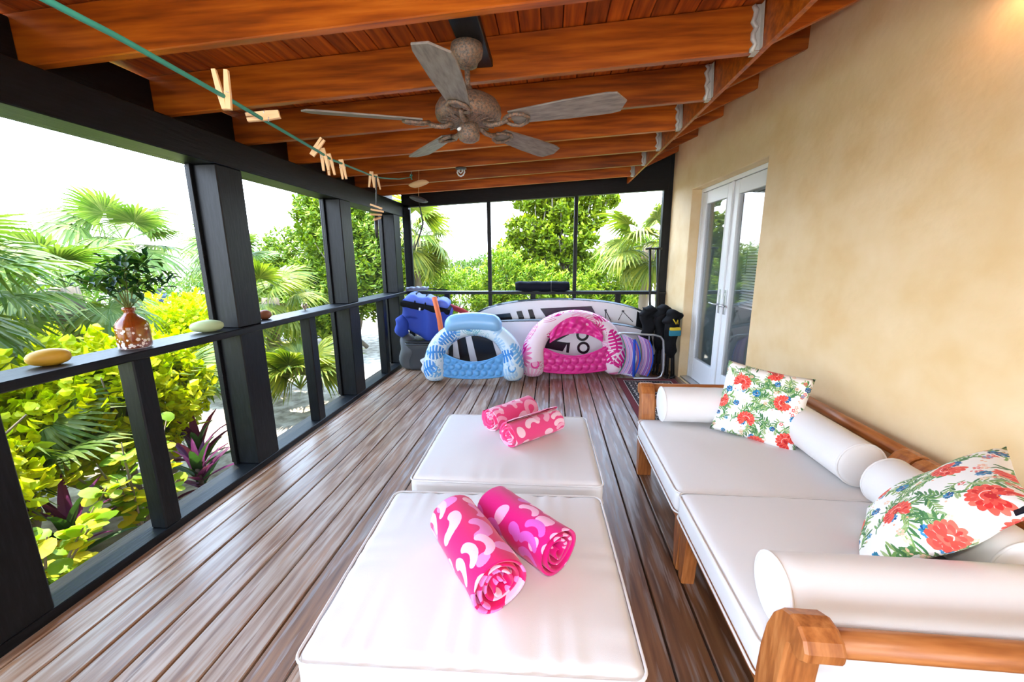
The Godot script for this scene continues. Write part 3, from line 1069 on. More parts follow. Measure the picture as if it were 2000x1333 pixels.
	bush("distant scrub farthest left under the palms", Vector3(-12, gy, 0.0), [[Vector3(0, 0.9, 0), Vector3(2.5, 0.85, 2.5)], [Vector3(1, 0.9, -3.5), Vector3(2.0, 0.8, 2.0)]], sprig_deep, 1200, 109, "distant scrub", "scrub", "scrub", 0.05)
	# beyond the far screen
	bush("round leaved tree in the middle of the far screen", Vector3(0.15, gy, -9.6), [[Vector3(-0.55, 3.05, 0), Vector3(0.45, 0.26, 0.4)], [Vector3(-0.1, 3.35, 0.1), Vector3(0.5, 0.28, 0.4)], [Vector3(0.45, 3.3, 0), Vector3(0.4, 0.3, 0.4)], [Vector3(0.95, 3.1, 0.1), Vector3(0.36, 0.26, 0.3)], [Vector3(0.1, 2.8, 0), Vector3(0.6, 0.32, 0.5)], [Vector3(0.75, 2.65, 0), Vector3(0.35, 0.22, 0.3)], [Vector3(-0.6, 2.45, 0.1), Vector3(0.62, 0.3, 0.5)], [Vector3(0.1, 2.2, 0.2), Vector3(0.8, 0.35, 0.6)], [Vector3(-0.9, 1.9, 0), Vector3(0.6, 0.4, 0.5)], [Vector3(0.2, 1.6, 0.2), Vector3(1.0, 0.4, 0.6)]], sprig_round, 1500, 110, "trees beyond the screens", "round_leaved_tree", "tree", 0.05)
	bush("twiggy green bush under the round leaved tree", Vector3(-0.4, gy, -8.6), [[Vector3(0, 0.9, 0), Vector3(0.9, 0.75, 0.5)], [Vector3(0.9, 0.8, 0.1), Vector3(0.7, 0.7, 0.5)], [Vector3(-0.6, 1.3, 0), Vector3(0.5, 0.7, 0.4)]], sprig_fine, 1500, 111, "bushes beyond the far screen")
	bush("green bush beside the palm on the right of the far screen", Vector3(1.35, gy, -9.0), [[Vector3(0, 1.2, 0), Vector3(0.7, 0.8, 0.5)], [Vector3(0.5, 1.9, 0), Vector3(0.5, 0.4, 0.4)], [Vector3(-0.2, 0.6, 0.3), Vector3(0.9, 0.6, 0.5)]], sprig_fine, 1500, 112, "bushes beyond the far screen")
	bush("yellow green scrub at the left of the far screen", Vector3(-2.2, gy, -9.6), [[Vector3(0, 0.8, 0), Vector3(0.8, 0.7, 0.6)], [Vector3(0.9, 0.8, 0), Vector3(0.7, 0.65, 0.6)], [Vector3(-0.9, 1.0, 0), Vector3(0.8, 0.8, 0.6)]], sprig_fine, 1300, 113, "bushes beyond the far screen")
	bush("distant low treeline beyond the far screen", Vector3(-2.5, gy, -17.0), [[Vector3(-2.5, 1.0, 0), Vector3(1.8, 0.95, 1)], [Vector3(0, 1.0, 0), Vector3(1.8, 0.9, 1)], [Vector3(2.2, 1.1, 0), Vector3(1.8, 0.9, 1)], [Vector3(4.8, 1.1, 0), Vector3(2.0, 1.0, 1)]], sprig_deep, 2000, 114, "distant scrub", "scrub", "scrub", 0.05)
	# sea grape with leaves that can be told apart, close to the sill
	var grape := []
	for i in 4:
		grape.append(round_leaf_mesh(0.085, lin([C(160, 192, 8), C(204, 208, 16), C(130, 172, 12), C(222, 204, 30)][i]), 70 + i))
	seagrape("round leaved lime shrub at the foot of the first bay", Vector3(-2.65, gy, -1.55), 0.75, 190, grape, 201)
	seagrape("round leaved yellow shrub right behind the near dark post", Vector3(-2.75, gy, -1.0), 0.95, 150, grape, 202)
	seagrape("round leaved shrub between the slim post and the thick post", Vector3(-2.75, gy, -2.15), 0.8, 170, grape, 203)
	# purple leaved rosettes
	for e in [[Vector3(-2.75, gy, -1.78), "purple leaved rosette left of the slim post"], [Vector3(-2.62, gy, -2.5), "purple leaved rosette next to the thick post"], [Vector3(-2.9, gy, -2.8), "green and purple rosette behind the thick post"]]:
		rosette(e[1], e[0])

func seagrape(label: String, at: Vector3, height: float, count: int, meshes: Array, sd: int) -> void:
	var r := RandomNumberGenerator.new()
	r.seed = sd
	var t := thing("sea_grape_shrub", label, "shrub", at, 0.0, "round leaved shrubs by the sill")
	var st := begin()
	var tips := []
	for i in 12:
		var a := i * 2.4 + r.randf()
		var d := Vector3(cos(a), 0, sin(a)) * r.randf_range(0.12, 0.34)
		var h := height * r.randf_range(0.45, 1.0)
		var path := [Vector3.ZERO, Vector3(d.x * 0.3, h * 0.4, d.z * 0.3), Vector3(d.x * 0.75, h * 0.8, d.z * 0.8), Vector3(d.x, h, d.z)]
		add_tube(st, path, [0.010, 0.008, 0.006, 0.003], 5)
		tips.append(path)
	part(t, "stems", done(st), M.bark)
	for i in count:
		var path: Array = tips[i % 12]
		var k := r.randf_range(0.25, 1.0) * 3.0
		var q: Vector3 = (path[int(minf(k, 2.0))] as Vector3).lerp(path[int(minf(k, 2.0)) + 1], k - floorf(minf(k, 2.0)) if k < 3.0 else 1.0)
		var o := part(t, "leaf", meshes[r.randi() % 4], M.leaf_lime, q + Vector3(r.randf_range(-0.04, 0.04), r.randf_range(-0.03, 0.03), r.randf_range(-0.04, 0.04)))
		o.basis = Basis(Vector3(0, 1, 0), r.randf() * TAU) * Basis(Vector3(1, 0, 0), r.randf_range(-0.7, 0.5)) * Basis(Vector3(0, 0, 1), r.randf_range(-0.7, 0.7))
		o.scale = Vector3.ONE * r.randf_range(0.7, 1.25)

func rosette(label: String, at: Vector3) -> void:
	var r := RandomNumberGenerator.new()
	r.seed = int(at.z * 100)
	var t := thing("purple_rosette", label, "plant", at, 0.0, "purple rosettes by the sill")
	var ms := []
	for i in 3:
		var st := begin(false)
		var col := lin([C(96, 40, 88), C(60, 96, 52), C(132, 60, 120)][i])
		st.set_color(col)
		var w := 0.028
		var p0 := Vector3.ZERO
		for k in 4:
			var tt := (k + 1) / 4.0
			var p1 := Vector3(0, 0.22 * tt - 0.10 * tt * tt, 0.26 * tt)
			var wa: float = w * [0.9, 1.0, 0.8, 0.5][k]
			var wb: float = w * [1.0, 0.8, 0.5, 0.03][k]
			for v in [p0 - Vector3(wa, 0, 0), p1 - Vector3(wb, 0, 0), p1 + Vector3(0, -0.006, 0), p0 - Vector3(wa, 0, 0), p1 + Vector3(0, -0.006, 0), p0 + Vector3(0, -0.006, 0), p0 + Vector3(0, -0.006, 0), p1 + Vector3(0, -0.006, 0), p1 + Vector3(wb, 0, 0), p0 + Vector3(0, -0.006, 0), p1 + Vector3(wb, 0, 0), p0 + Vector3(wa, 0, 0)]:
				st.add_vertex(v)
			p0 = p1
		ms.append(done(st))
	part(t, "stem", tube([Vector3.ZERO, Vector3(0.01, 0.2, 0), Vector3(0, 0.36, 0.01)], 0.016, 7), M.bark)
	for i in 22:
		var o := part(t, "leaf", ms[i % 3], M.leaf_purple, Vector3(0, 0.16 + 0.2 * i / 22.0, 0))
		o.basis = Basis(Vector3(0, 1, 0), i * 2.399) * Basis(Vector3(1, 0, 0), lerpf(0.3, -0.7, i / 22.0))
		o.scale = Vector3.ONE * r.randf_range(0.8, 1.25)

# ---------------------------------------------------------------- seating
# scroll-topped post profile: x = outwards, y = up
func scroll_profile(foot: float) -> Array:
	var o := [Vector2(-0.034, foot), Vector2(-0.050, 0.16), Vector2(-0.052, 0.34), Vector2(-0.046, 0.43)]
	o.append_array([Vector2(-0.034, 0.50), Vector2(-0.014, 0.555), Vector2(0.014, 0.592), Vector2(0.044, 0.606), Vector2(0.074, 0.604), Vector2(0.098, 0.590), Vector2(0.110, 0.568), Vector2(0.108, 0.545), Vector2(0.094, 0.530), Vector2(0.074, 0.528), Vector2(0.060, 0.538), Vector2(0.050, 0.530), Vector2(0.045, 0.500), Vector2(0.040, 0.42), Vector2(0.034, 0.30), Vector2(0.030, 0.16), Vector2(0.006, foot)])
	o.reverse()
	return o

# one side of a frame: runs along local +x, curls outwards to local +z; origin on the floor
func frame_side(p: Node3D, xf: Transform3D, len: float, near_post: bool, far_post: bool, rail_mat: Material) -> void:
	var turn := Basis(Vector3(0, 1, 0), -PI / 2)   # profile x -> local z
	var w := 0.085
	for e in [[near_post, w * 0.5], [far_post, len - w * 0.5]]:
		if e[0]:
			var st := begin(false)
			add_prism(st, scroll_profile(0.0), w, 0.007, Transform3D(turn, Vector3.ZERO))
			var o := part(p, "post", done(st), M.teak_y)
			o.transform = xf * Transform3D(Basis(), Vector3(e[1], 0, 0))
	var a := w if near_post else 0.0
	var b := len - w if far_post else len
	var add := func(called: String, mesh: Mesh, at: Vector3) -> void:
		var o := part(p, called, mesh, rail_mat)
		o.transform = xf * Transform3D(Basis(), at)
	add.call("top_rail", tube([Vector3(a - 0.01, 0, 0), Vector3(b + 0.01, 0, 0)], 0.029, 14), Vector3(0, 0.568, 0.074))
	add.call("lower_rail", box(b - a + 0.02, 0.045, 0.026, 0.005), Vector3((a + b) * 0.5, 0.485, 0.006))
	add.call("seat_rail", box(b - a + 0.02, 0.085, 0.03, 0.005), Vector3((a + b) * 0.5, 0.245, -0.01))

func build_sofa() -> void:
	for k in 2:
		var far := k == 0
		var z0 := -2.495 if far else -1.612     # farther end
		var z1 := -1.622 if far else -0.862     # nearer end
		var s := thing("sofa_section", "teak sofa section at the far end, with the arm towards the doors" if far else "teak sofa section nearest the camera, with the scrolled arm in front", "sofa", Vector3(0, 0, 0), 0.0, "sofa sections along the plaster wall")
		var xf_x := Transform3D(Basis(Vector3(1, 0, 0), Vector3(0, 1, 0), Vector3(0, 0, 1)), Vector3(0.550, 0, z1))
		if far:
			xf_x = Transform3D(Basis(Vector3(1, 0, 0), Vector3(0, 1, 0), Vector3(0, 0, -1)), Vector3(0.585, 0, z0))
		frame_side(s, xf_x, 0.90 if far else 0.935, true, false, M.teak_x)
		# the back: runs along z, curls towards the wall
		var xf_z := Transform3D(Basis(Vector3(0, 0, 1), Vector3(0, 1, 0), Vector3(1, 0, 0)), Vector3(1.445, 0, z0))
		frame_side(s, xf_z, z1 - z0, true, true, M.teak_z)
		# front apron and the leg at the other end
		slab(s, "apron", Vector3(0.595, 0.205, z0 + 0.03), Vector3(0.625, 0.292, z1 - 0.03), M.teak_z, 0.006)
		var lz := z1 - 0.035 if far else z0 + 0.035
		var st := begin(false)
		add_prism(st, [Vector2(-0.045, 0.29), Vector2(-0.018, 0.0), Vector2(0.022, 0.0), Vector2(0.045, 0.14), Vector2(0.045, 0.29)], 0.055, 0.005, Transform3D(Basis(Vector3(0, 1, 0), PI / 2), Vector3.ZERO))
		part(s, "leg", done(st), M.teak_y, Vector3(0.612, 0, lz))
		for i in 6:
			slab(s, "slat", Vector3(0.63, 0.268, lerpf(z0 + 0.1, z1 - 0.16, i / 5.0)), Vector3(1.42, 0.286, lerpf(z0 + 0.1, z1 - 0.16, i / 5.0) + 0.06), M.teak_x, 0.003)
	seat_cushion("seat_cushion", "white sofa seat cushion at the far end, beneath the flowered pillow", Vector3(0.985, 0.345, -2.030), Vector3(0.855, 0.118, 0.806), 0.0, "sofa seat cushions", 3)
	seat_cushion("seat_cushion", "white sofa seat cushion nearest the camera", Vector3(0.990, 0.350, -1.265), Vector3(0.862, 0.122, 0.712), 0.0, "sofa seat cushions", 4)
	bolster("white bolster against the far arm of the sofa", Vector3(0.665, 0.538, -2.350), Vector3(1.30, 0.538, -2.350), 0.102)
	bolster("white bolster along the back of the far sofa section", Vector3(1.335, 0.522, -1.690), Vector3(1.335, 0.522, -2.245), 0.099)
	bolster("white bolster along the back of the near sofa section", Vector3(1.342, 0.522, -1.580), Vector3(1.342, 0.522, -1.09), 0.099)
	var nb := bolster("white bolster lying against the nearest sofa arm", Vector3(0.605, 0.512, -0.995), Vector3(1.30, 0.512, -0.995), 0.092)
	part(nb, "zipper_pull", box(0.009, 0.026, 0.003, 0.001), M.white_paint, Vector3(0.725, 0.508, -0.838) - nb.position, Vector3(0, 0, 0.2))
	flower_pillow("square flowered pillow standing at the far end of the sofa", Vector3(1.150, 0.605, -2.185), Basis(Vector3(0, 1, 0), -0.50) * Basis(Vector3(1, 0, 0), -0.36) * Basis(Vector3(0, 0, 1), -0.12), 0.41)
	flower_pillow("flowered pillow slumped in the near corner of the sofa", Vector3(1.200, 0.622, -1.233), Basis(Vector3(0, 1, 0), -2.275) * Basis(Vector3(1, 0, 0), -0.672) * Basis(Vector3(0, 0, 1), 1.601), 0.465)

func seat_cushion(called: String, label: String, at: Vector3, size: Vector3, turn: float, group: String, sd: int, pleat := 0.0) -> Node3D:
	var t := thing(called, label, "cushion", at, turn, group)
	var h := size * 0.5
	part(t, "cover", soft(size, 0.034, 30 if pleat < 0.001 else 56, func(p: Vector3) -> Vector3:
		var fx := 1.0 - pow(absf(p.x / h.x), 2.4)
		var fz := 1.0 - pow(absf(p.z / h.z), 2.4)
		var k := clampf(p.y / h.y, -1, 1)
		var puff := 0.022 * maxf(fx, 0.0) * maxf(fz, 0.0) * k
		var near_z := exp(-(h.z - absf(p.z)) / 0.13)
		var near_x := exp(-(h.x - absf(p.x)) / 0.08)
		var rip := (sin(p.x * 66.0 + sin(p.x * 23.0 + sd) * 2.0 + sd) * near_z * maxf(fx, 0.0) + 0.5 * sin(p.z * 58.0 + sin(p.z * 19.0) * 2.0 + sd) * near_x * maxf(fz, 0.0)) * (0.0016 + pleat)
		return Vector3(0, puff + (rip if k > 0.5 else 0.0), 0)), M.canvas)
	for y in [h.y - 0.010, -h.y + 0.010]:
		part(t, "piping", tube(rounded_loop(h.x + 0.001, h.z + 0.001, 0.036, y), 0.0042, 6, true), M.canvas)
	return t

func rounded_loop(hx: float, hz: float, r: float, y: float) -> Array:
	var o := []
	for c in [[1, 1, 0.0], [-1, 1, PI * 0.5], [-1, -1, PI], [1, -1, PI * 1.5]]:
		for i in 6:
			var a: float = c[2] + i / 5.0 * PI * 0.5
			o.append(Vector3(c[0] * (hx - r) + cos(a) * r, y, c[1] * (hz - r) + sin(a) * r))
	return o

func bolster(label: String, a: Vector3, b: Vector3, r: float) -> Node3D:
	var t := thing("bolster_cushion", label, "bolster", a, 0.0, "white bolsters on the sofa")
	var d := (b - a)
	var len := d.length()
	var bs := Basis(Quaternion(Vector3(0, 1, 0), d.normalized()))
	var prof := [Vector2(0.0, -0.006), Vector2(r * 0.45, -0.005), Vector2(r * 0.8, 0.0), Vector2(r * 0.95, 0.006), Vector2(r, 0.016)]
	for i in range(1, 12):
		prof.append(Vector2(r * (1.0 + 0.02 * sin(i / 12.0 * PI)), 0.016 + (len - 0.032) * i / 12.0))
	prof.append_array([Vector2(r, len - 0.016), Vector2(r * 0.95, len - 0.006), Vector2(r * 0.8, len), Vector2(r * 0.45, len + 0.005), Vector2(0.0, len + 0.006)])
	var st := begin()
	var n := prof.size() - 1
	add_grid(st, 40, n, func(u: float, v: float) -> Vector3:
		var p: Vector2 = prof[int(round(v * n))]
		var ang := fmod(u, 1.0) * TAU
		var rr := p.x * (1.0 + 0.006 * sin(p.y * 70 + sin(ang * 3.0) * 2.0))
		return bs * Vector3(rr * cos(ang), p.y, rr * sin(ang)))
	part(t, "cover", done(st), M.canvas)
	for y in [0.010, len - 0.010]:
		var loop := []
		for i in 28:
			var ang := i / 28.0 * TAU
			loop.append(bs * Vector3(r * 0.985 * cos(ang), y, r * 0.985 * sin(ang)))
		part(t, "piping", tube(loop, 0.0045, 6, true), M.canvas)
	return t

func flower_pillow(label: String, at: Vector3, bs: Basis, size: float) -> void:
	var t := thing("flowered_pillow", label, "pillow", at, 0.0, "flowered pillows on the sofa")
	var h := size * 0.5
	var st := begin()
	for s in [-1.0, 1.0]:
		add_grid(st, 22, 22, func(u: float, v: float) -> Vector3:
			var a := u * 2 - 1
			var b := v * 2 - 1
			var f := pow(maxf((1.0 - pow(absf(a), 2.6)) * (1.0 - pow(absf(b), 2.6)), 0.0), 0.55)
			var pinch := 1.0 - 0.06 * (1.0 - b * b) * a * a
			var pinch2 := 1.0 - 0.06 * (1.0 - a * a) * b * b
			return bs * Vector3(a * h * pinch, -b * h * pinch2, s * 0.072 * f + 0.004 * sin(a * 7 + b * 5)), s < 0)
	part(t, "cover", done(st), M.floral)
	var tag := part(t, "label_tag", box(0.028, 0.036, 0.003, 0.001), M.navy)
	tag.transform = Transform3D(bs, bs * Vector3(h * 0.86, -h * 0.97, 0.006))

func build_ottomans() -> void:
	for k in 2:
		var at := Vector3(-0.212, 0, -1.172) if k == 0 else Vector3(-0.205, 0, -2.042)
		var turn := 0.035 if k == 0 else 0.02
		var o := thing("ottoman", "teak ottoman frame under the white cushion nearest the camera" if k == 0 else "teak ottoman frame under the white cushion farther away", "ottoman", at, turn, "ottomans in the middle of the deck")
		for sx in [-1, 1]:
			for sz in [-1, 1]:
				var st := begin(false)
				add_prism(st, [Vector2(-0.032, 0.27), Vector2(-0.018, 0.0), Vector2(0.018, 0.0), Vector2(0.032, 0.27)], 0.055, 0.005)
				part(o, "leg", done(st), M.teak_y, Vector3(sx * 0.39, 0, sz * 0.33))
			slab(o, "apron", Vector3(sx * 0.40 - 0.014, 0.195, -0.345), Vector3(sx * 0.40 + 0.014, 0.285, 0.345), M.teak_z)
			slab(o, "apron", Vector3(-0.385, 0.195, sx * 0.345 - 0.014), Vector3(0.385, 0.285, sx * 0.345 + 0.014), M.teak_x)
		for i in 5:
			slab(o, "slat", Vector3(-0.385, 0.265, -0.28 + i * 0.13), Vector3(0.385, 0.284, -0.22 + i * 0.13), M.teak_x)
		seat_cushion("ottoman_cushion", "square white cushion nearest the camera, with two magenta towels on it" if k == 0 else "square white cushion farther away, with two pale pink towels on it", at + Vector3(0, 0.3445, 0), Vector3(0.895, 0.117, 0.77 if k == 0 else 0.80), turn, "ottoman cushions", 7 + k, 0.0042 if k == 0 else 0.0012)
	towel("rolled magenta towel with pale swirls, left of the near pair", Vector3(-0.330, 0, -1.235), Vector3(-0.125, 0, -0.945), 0.084, M.towel_a, 1)
	towel("rolled deep magenta towel, right of the near pair", Vector3(-0.200, 0, -1.320), Vector3(0.040, 0, -1.095), 0.080, M.towel_b, 2)
	towel("rolled bright pink towel behind the other one on the far cushion", Vector3(-0.340, 0, -2.130), Vector3(-0.115, 0, -2.385), 0.071, M.towel_c, 3)
	towel("rolled pale pink towel with a loose flap on the far cushion", Vector3(-0.215, 0, -1.935), Vector3(0.050, 0, -2.180), 0.070, M.towel_c, 4)

func towel(label: String, a: Vector3, b: Vector3, r: float, m: Material, sd: int) -> void:
	var d := b - a
	var len := d.length()
	var t := thing("rolled_towel", label, "towel", (a + b) * 0.5 + Vector3(0, 0.4245 + r * 0.97, 0), atan2(d.x, d.z), "rolled towels on the ottomans")
	var turns := 3.6
	var th := 0.0075
	var n := 110
	var st := begin()
	var P := func(u: float, side: float, rad_off: float) -> Vector3:
		var ang := u * turns * TAU + sd
		var rr := 0.012 + (r - 0.012) * pow(u, 0.85) + rad_off + 0.0022 * sin(ang * 3.0 + side * 9.0 + sd)
		var zz := side * len * 0.5 * (1.0 + 0.035 * sin(u * 9.0 + sd)) + 0.006 * sin(ang * 2.0)
		var y := sin(ang) * rr
		if y < 0:
			y *= 0.93
		return Vector3(cos(ang) * rr * 1.04, y, zz)
	# closed cross section of the strip, swept along the spiral
	var ring := [[-1.0, 1.0], [-0.97, 1.25], [-0.6, 1.3], [-0.2, 1.3], [0.2, 1.3], [0.6, 1.3], [0.97, 1.25], [1.0, 1.0], [0.97, -1.0], [0.0, -1.0], [-0.97, -1.0], [-1.0, 1.0]]
	var k := ring.size() - 1
	var vv := [0.0, 0.02, 0.2, 0.4, 0.6, 0.8, 0.98, 1.0, 0.98, 0.5, 0.02, 0.0]
	for i in n:
		for j in k:
			for e in [[i, j], [i + 1, j + 1], [i + 1, j], [i, j], [i, j + 1], [i + 1, j + 1]]:
				var u := float(e[0]) / n
				st.set_uv(Vector2(u * turns * 0.9 + sd * 0.31, vv[e[1]] * 0.8 + sd * 0.17))
				st.add_vertex(P.call(u, ring[e[1]][0], ring[e[1]][1] * th * 0.5))
	part(t, "terry_cloth", done(st), m)
	if sd == 4:
		var flap := grid(10, 8, func(u: float, v: float) -> Vector3: return Vector3(0.03 + u * 0.075, -r * 0.93 + 0.010 + 0.004 * sin(v * 8 + u * 3), (v - 0.5) * len * 0.95 + u * 0.02))
		part(t, "flap", flap, m)

# ---------------------------------------------------------------- ceiling fan
func build_fan() -> void:
	var c := Vector3(-0.375, -0.012, -1.93)
	var f := thing("ceiling_fan", "weathered five blade ceiling fan hanging from the rafters", "fan", c)
	slab(f, "mounting_board", Vector3(-0.035, 2.325, -0.215), Vector3(0.085, 2.36, 0.295), M.dark_z)
	part(f, "canopy", lathe([Vector2(0.0, 2.325), Vector2(0.068, 2.325), Vector2(0.072, 2.305), Vector2(0.066, 2.28), Vector2(0.05, 2.262), Vector2(0.044, 2.245), Vector2(0.02, 2.238), Vector2(0.0, 2.238)], 28), M.patina)
	part(f, "downrod", tube([Vector3(0, 2.245, 0), Vector3(0, 2.13, 0)], 0.012, 12), M.patina)
	part(f, "collar", lathe([Vector2(0.0, 2.165), Vector2(0.016, 2.165), Vector2(0.022, 2.15), Vector2(0.034, 2.135), Vector2(0.036, 2.12), Vector2(0.0, 2.12)], 18), M.patina)
	part(f, "motor_housing", lathe([Vector2(0.0, 2.128), Vector2(0.06, 2.126), Vector2(0.10, 2.118), Vector2(0.130, 2.100), Vector2(0.145, 2.075), Vector2(0.148, 2.05), Vector2(0.142, 2.030), Vector2(0.125, 2.018), Vector2(0.085, 2.012), Vector2(0.06, 2.008), Vector2(0.0, 2.006)], 36), M.patina)
	for i in 20:
		var a := i / 20.0 * TAU
		part(f, "vent_rib", box(0.045, 0.006, 0.008, 0.002), M.patina, Vector3(cos(a) * 0.105, 2.012, sin(a) * 0.105), Vector3(0, -a, 0))
	part(f, "switch_hub", lathe([Vector2(0.0, 2.01), Vector2(0.042, 2.008), Vector2(0.046, 1.995), Vector2(0.049, 1.965), Vector2(0.045, 1.945), Vector2(0.03, 1.936), Vector2(0.0, 1.934)], 24), M.patina)
	part(f, "pull_switch", tube([Vector3(-0.03, 1.985, 0.035), Vector3(-0.038, 1.975, 0.048)], 0.007, 8), M.white_paint)
	for k in 5:
		var th := deg_to_rad(-16.0 + 72.0 * k)
		var arm := Node3D.new()
		arm.name = "blade_assembly"
		f.add_child(arm, true)
		arm.position = Vector3(0, 2.005, 0)
		arm.rotation.y = th
		var st := begin()
		add_tube(st, [Vector3(0.07, 0.006, 0), Vector3(0.11, -0.012, 0.0), Vector3(0.15, -0.012, 0.0), Vector3(0.19, 0.0, 0)], [0.012, 0.011, 0.011, 0.010], 8)
		add_tube(st, [Vector3(0.175, 0, -0.01), Vector3(0.20, -0.005, -0.035), Vector3(0.235, -0.006, -0.045), Vector3(0.27, -0.004, -0.03), Vector3(0.285, -0.002, 0.0), Vector3(0.27, -0.004, 0.03), Vector3(0.235, -0.006, 0.045), Vector3(0.20, -0.005, 0.035), Vector3(0.175, 0, 0.01)], 0.008, 7)
		part(arm, "blade_iron", done(st), M.patina, Vector3.ZERO, Vector3(-0.22, 0, 0))
		var out := [Vector2(0.205, -0.045), Vector2(0.45, -0.064), Vector2(0.62, -0.068), Vector2(0.66, -0.060), Vector2(0.672, -0.035), Vector2(0.690, 0.0), Vector2(0.672, 0.035), Vector2(0.66, 0.060), Vector2(0.62, 0.068), Vector2(0.45, 0.064), Vector2(0.205, 0.045)]
		st = begin(false)
		add_prism(st, out, 0.007, 0.002, Transform3D(Basis(Vector3(1, 0, 0), -PI / 2), Vector3.ZERO))
		part(arm, "blade", done(st), M.blade, Vector3(0, 0.008, 0), Vector3(-0.22, 0, 0))

# ---------------------------------------------------------------- clothesline
func build_line() -> void:
	var pts := [Vector3(-0.50, 1.665, 0.25), Vector3(-0.53, 1.675, -0.1), Vector3(-0.576, 1.694, -0.47), Vector3(-0.601, 1.706, -0.585), Vector3(-0.653, 1.723, -0.824), Vector3(-0.686, 1.731, -0.978), Vector3(-0.764, 1.752, -1.341), Vector3(-0.791, 1.757, -1.464), Vector3(-0.822, 1.774, -1.608), Vector3(-0.934, 1.833, -2.127), Vector3(-0.98, 1.864, -2.341), Vector3(-1.045, 1.916, -2.642), Vector3(-1.141, 1.997, -3.083), Vector3(-1.275, 2.128, -3.706), Vector3(-1.30, 2.155, -3.825)]
	var cv := Curve3D.new()
	for i in pts.size():
		var d: Vector3 = (pts[mini(i + 1, pts.size() - 1)] - pts[maxi(i - 1, 0)]) * 0.16
		cv.add_point(pts[i], -d, d)
	var l := thing("clothesline", "teal cord clothesline strung below the rafters", "cord")
	part(l, "cord", tube(Array(cv.tessellate(3, 3)), 0.0042, 7), M.cord)
	var st := begin()
	add_tube(st, [Vector3(-1.30, 2.155, -3.825), Vector3(-1.292, 2.172, -3.83), Vector3(-1.306, 2.18, -3.835), Vector3(-1.312, 2.162, -3.83), Vector3(-1.30, 2.15, -3.822), Vector3(-1.29, 2.13, -3.81)], 0.0065, 6)
	part(l, "knot", done(st), M.cord)
	part(l, "hook", tube([Vector3(-1.303, 2.212, -3.85), Vector3(-1.303, 2.18, -3.85), Vector3(-1.306, 2.168, -3.838), Vector3(-1.305, 2.175, -3.822)], 0.003, 6), M.steel)
	# clothespins: at, roll in the picture plane, opening
	var pins := [[Vector3(-0.653, 1.735, -0.820), 0.05, 0.20, "wooden clothespin nearest the camera, gripping ends up", 1.0], [Vector3(-0.682, 1.737, -0.972), 1.75, 0.04, "wooden clothespin lying sideways across the teal line", 1.0], [Vector3(-0.764, 1.764, -1.337), -0.62, 0.06, "wooden clothespin tilted to the right, above the bunched ones", 0.9], [Vector3(-0.777, 1.740, -1.396), PI + 0.1, 0.12, "wooden clothespin, left of the two bunched together", 1.0], [Vector3(-0.792, 1.738, -1.460), PI + 0.1, 0.16, "wooden clothespin, right of the two bunched together", 1.0], [Vector3(-0.820, 1.752, -1.604), PI + 0.12, 0.08, "wooden clothespin hanging alone between the two bunches", 1.0], [Vector3(-0.934, 1.812, -2.123), PI - 0.05, 0.22, "wooden clothespin above the hanging string of pegs", 1.1], [Vector3(-0.965, 1.825, -2.262), PI + 0.1, 0.20, "wooden clothespin farthest along the line, by the knot", 1.1]]
	for p in pins:
		clothespin(p[3], p[0], Basis(Vector3(0, 1, 0), 0.35) * Basis(Vector3(0, 0, 1), p[1]), p[2], p[4])
	# a dark string of pegs hanging from the line
	var s := thing("peg_string", "dark string with a bunch of wooden pegs hanging from the line", "string", Vector3(-0.959, 1.848, -2.241))
	part(s, "string", tube([Vector3.ZERO, Vector3(-0.005, -0.08, 0.002), Vector3(-0.011, -0.16, 0)], 0.0035, 6), M.grey_plastic)
	part(s, "dark_end", tube([Vector3(-0.014, -0.20, 0), Vector3(-0.018, -0.27, 0.004), Vector3(-0.020, -0.325, 0)], [0.010, 0.011, 0.007], 7), M.black_plastic)
	for i in 4:
		var st2 := begin(false)
		add_box(st2, Vector3(0.07, 0.010, 0.011), Vector3.ZERO, 0.001)
		part(s, "peg", done(st2), M.pin, Vector3(-0.012 + 0.006 * (i % 2), -0.155 - i * 0.022, 0.004 * i), Vector3(0.1 * i, 0.5 * i, -0.35 + 0.2 * i))
	# leaf mobile
	var lm := thing("leaf_mobile", "dried leaf and shell mobile hanging by a thread from a rafter", "mobile", Vector3(-1.223, 2.215, -3.80))
	part(lm, "thread", tube([Vector3(0, 0, -0.03), Vector3(0.0, -0.12, 0), Vector3(-0.008, -0.26, 0)], 0.0022, 5), M.pin)
	part(lm, "dried_leaf", soft(Vector3(0.19, 0.062, 0.05), 0.024, 6, func(q: Vector3) -> Vector3: return Vector3(0, 0.012 * sin(q.x * 20), 0) - Vector3(0, q.y * pow(absf(q.x) / 0.1, 2.0) * 0.8, 0)), M.pin, Vector3(0.0, -0.125, 0))
	part(lm, "shell_disc", soft(Vector3(0.16, 0.05, 0.10), 0.022, 6, func(q: Vector3) -> Vector3: return -Vector3(0, q.y * pow(absf(q.x) / 0.09, 2.0) * 0.8 + 0.1 * q.x * q.x * 20.0 * 0.02, 0)), M.grey_plastic, Vector3(-0.008, -0.262, 0), Vector3(0, 0, -0.25))
	part(lm, "twig", tube([Vector3(-0.008, -0.28, 0), Vector3(0.008, -0.38, 0), Vector3(0.022, -0.48, 0), Vector3(-0.02, -0.60, 0.01), Vector3(-0.075, -0.72, 0)], [0.004, 0.006, 0.009, 0.008, 0.004], 7), M.black_plastic)

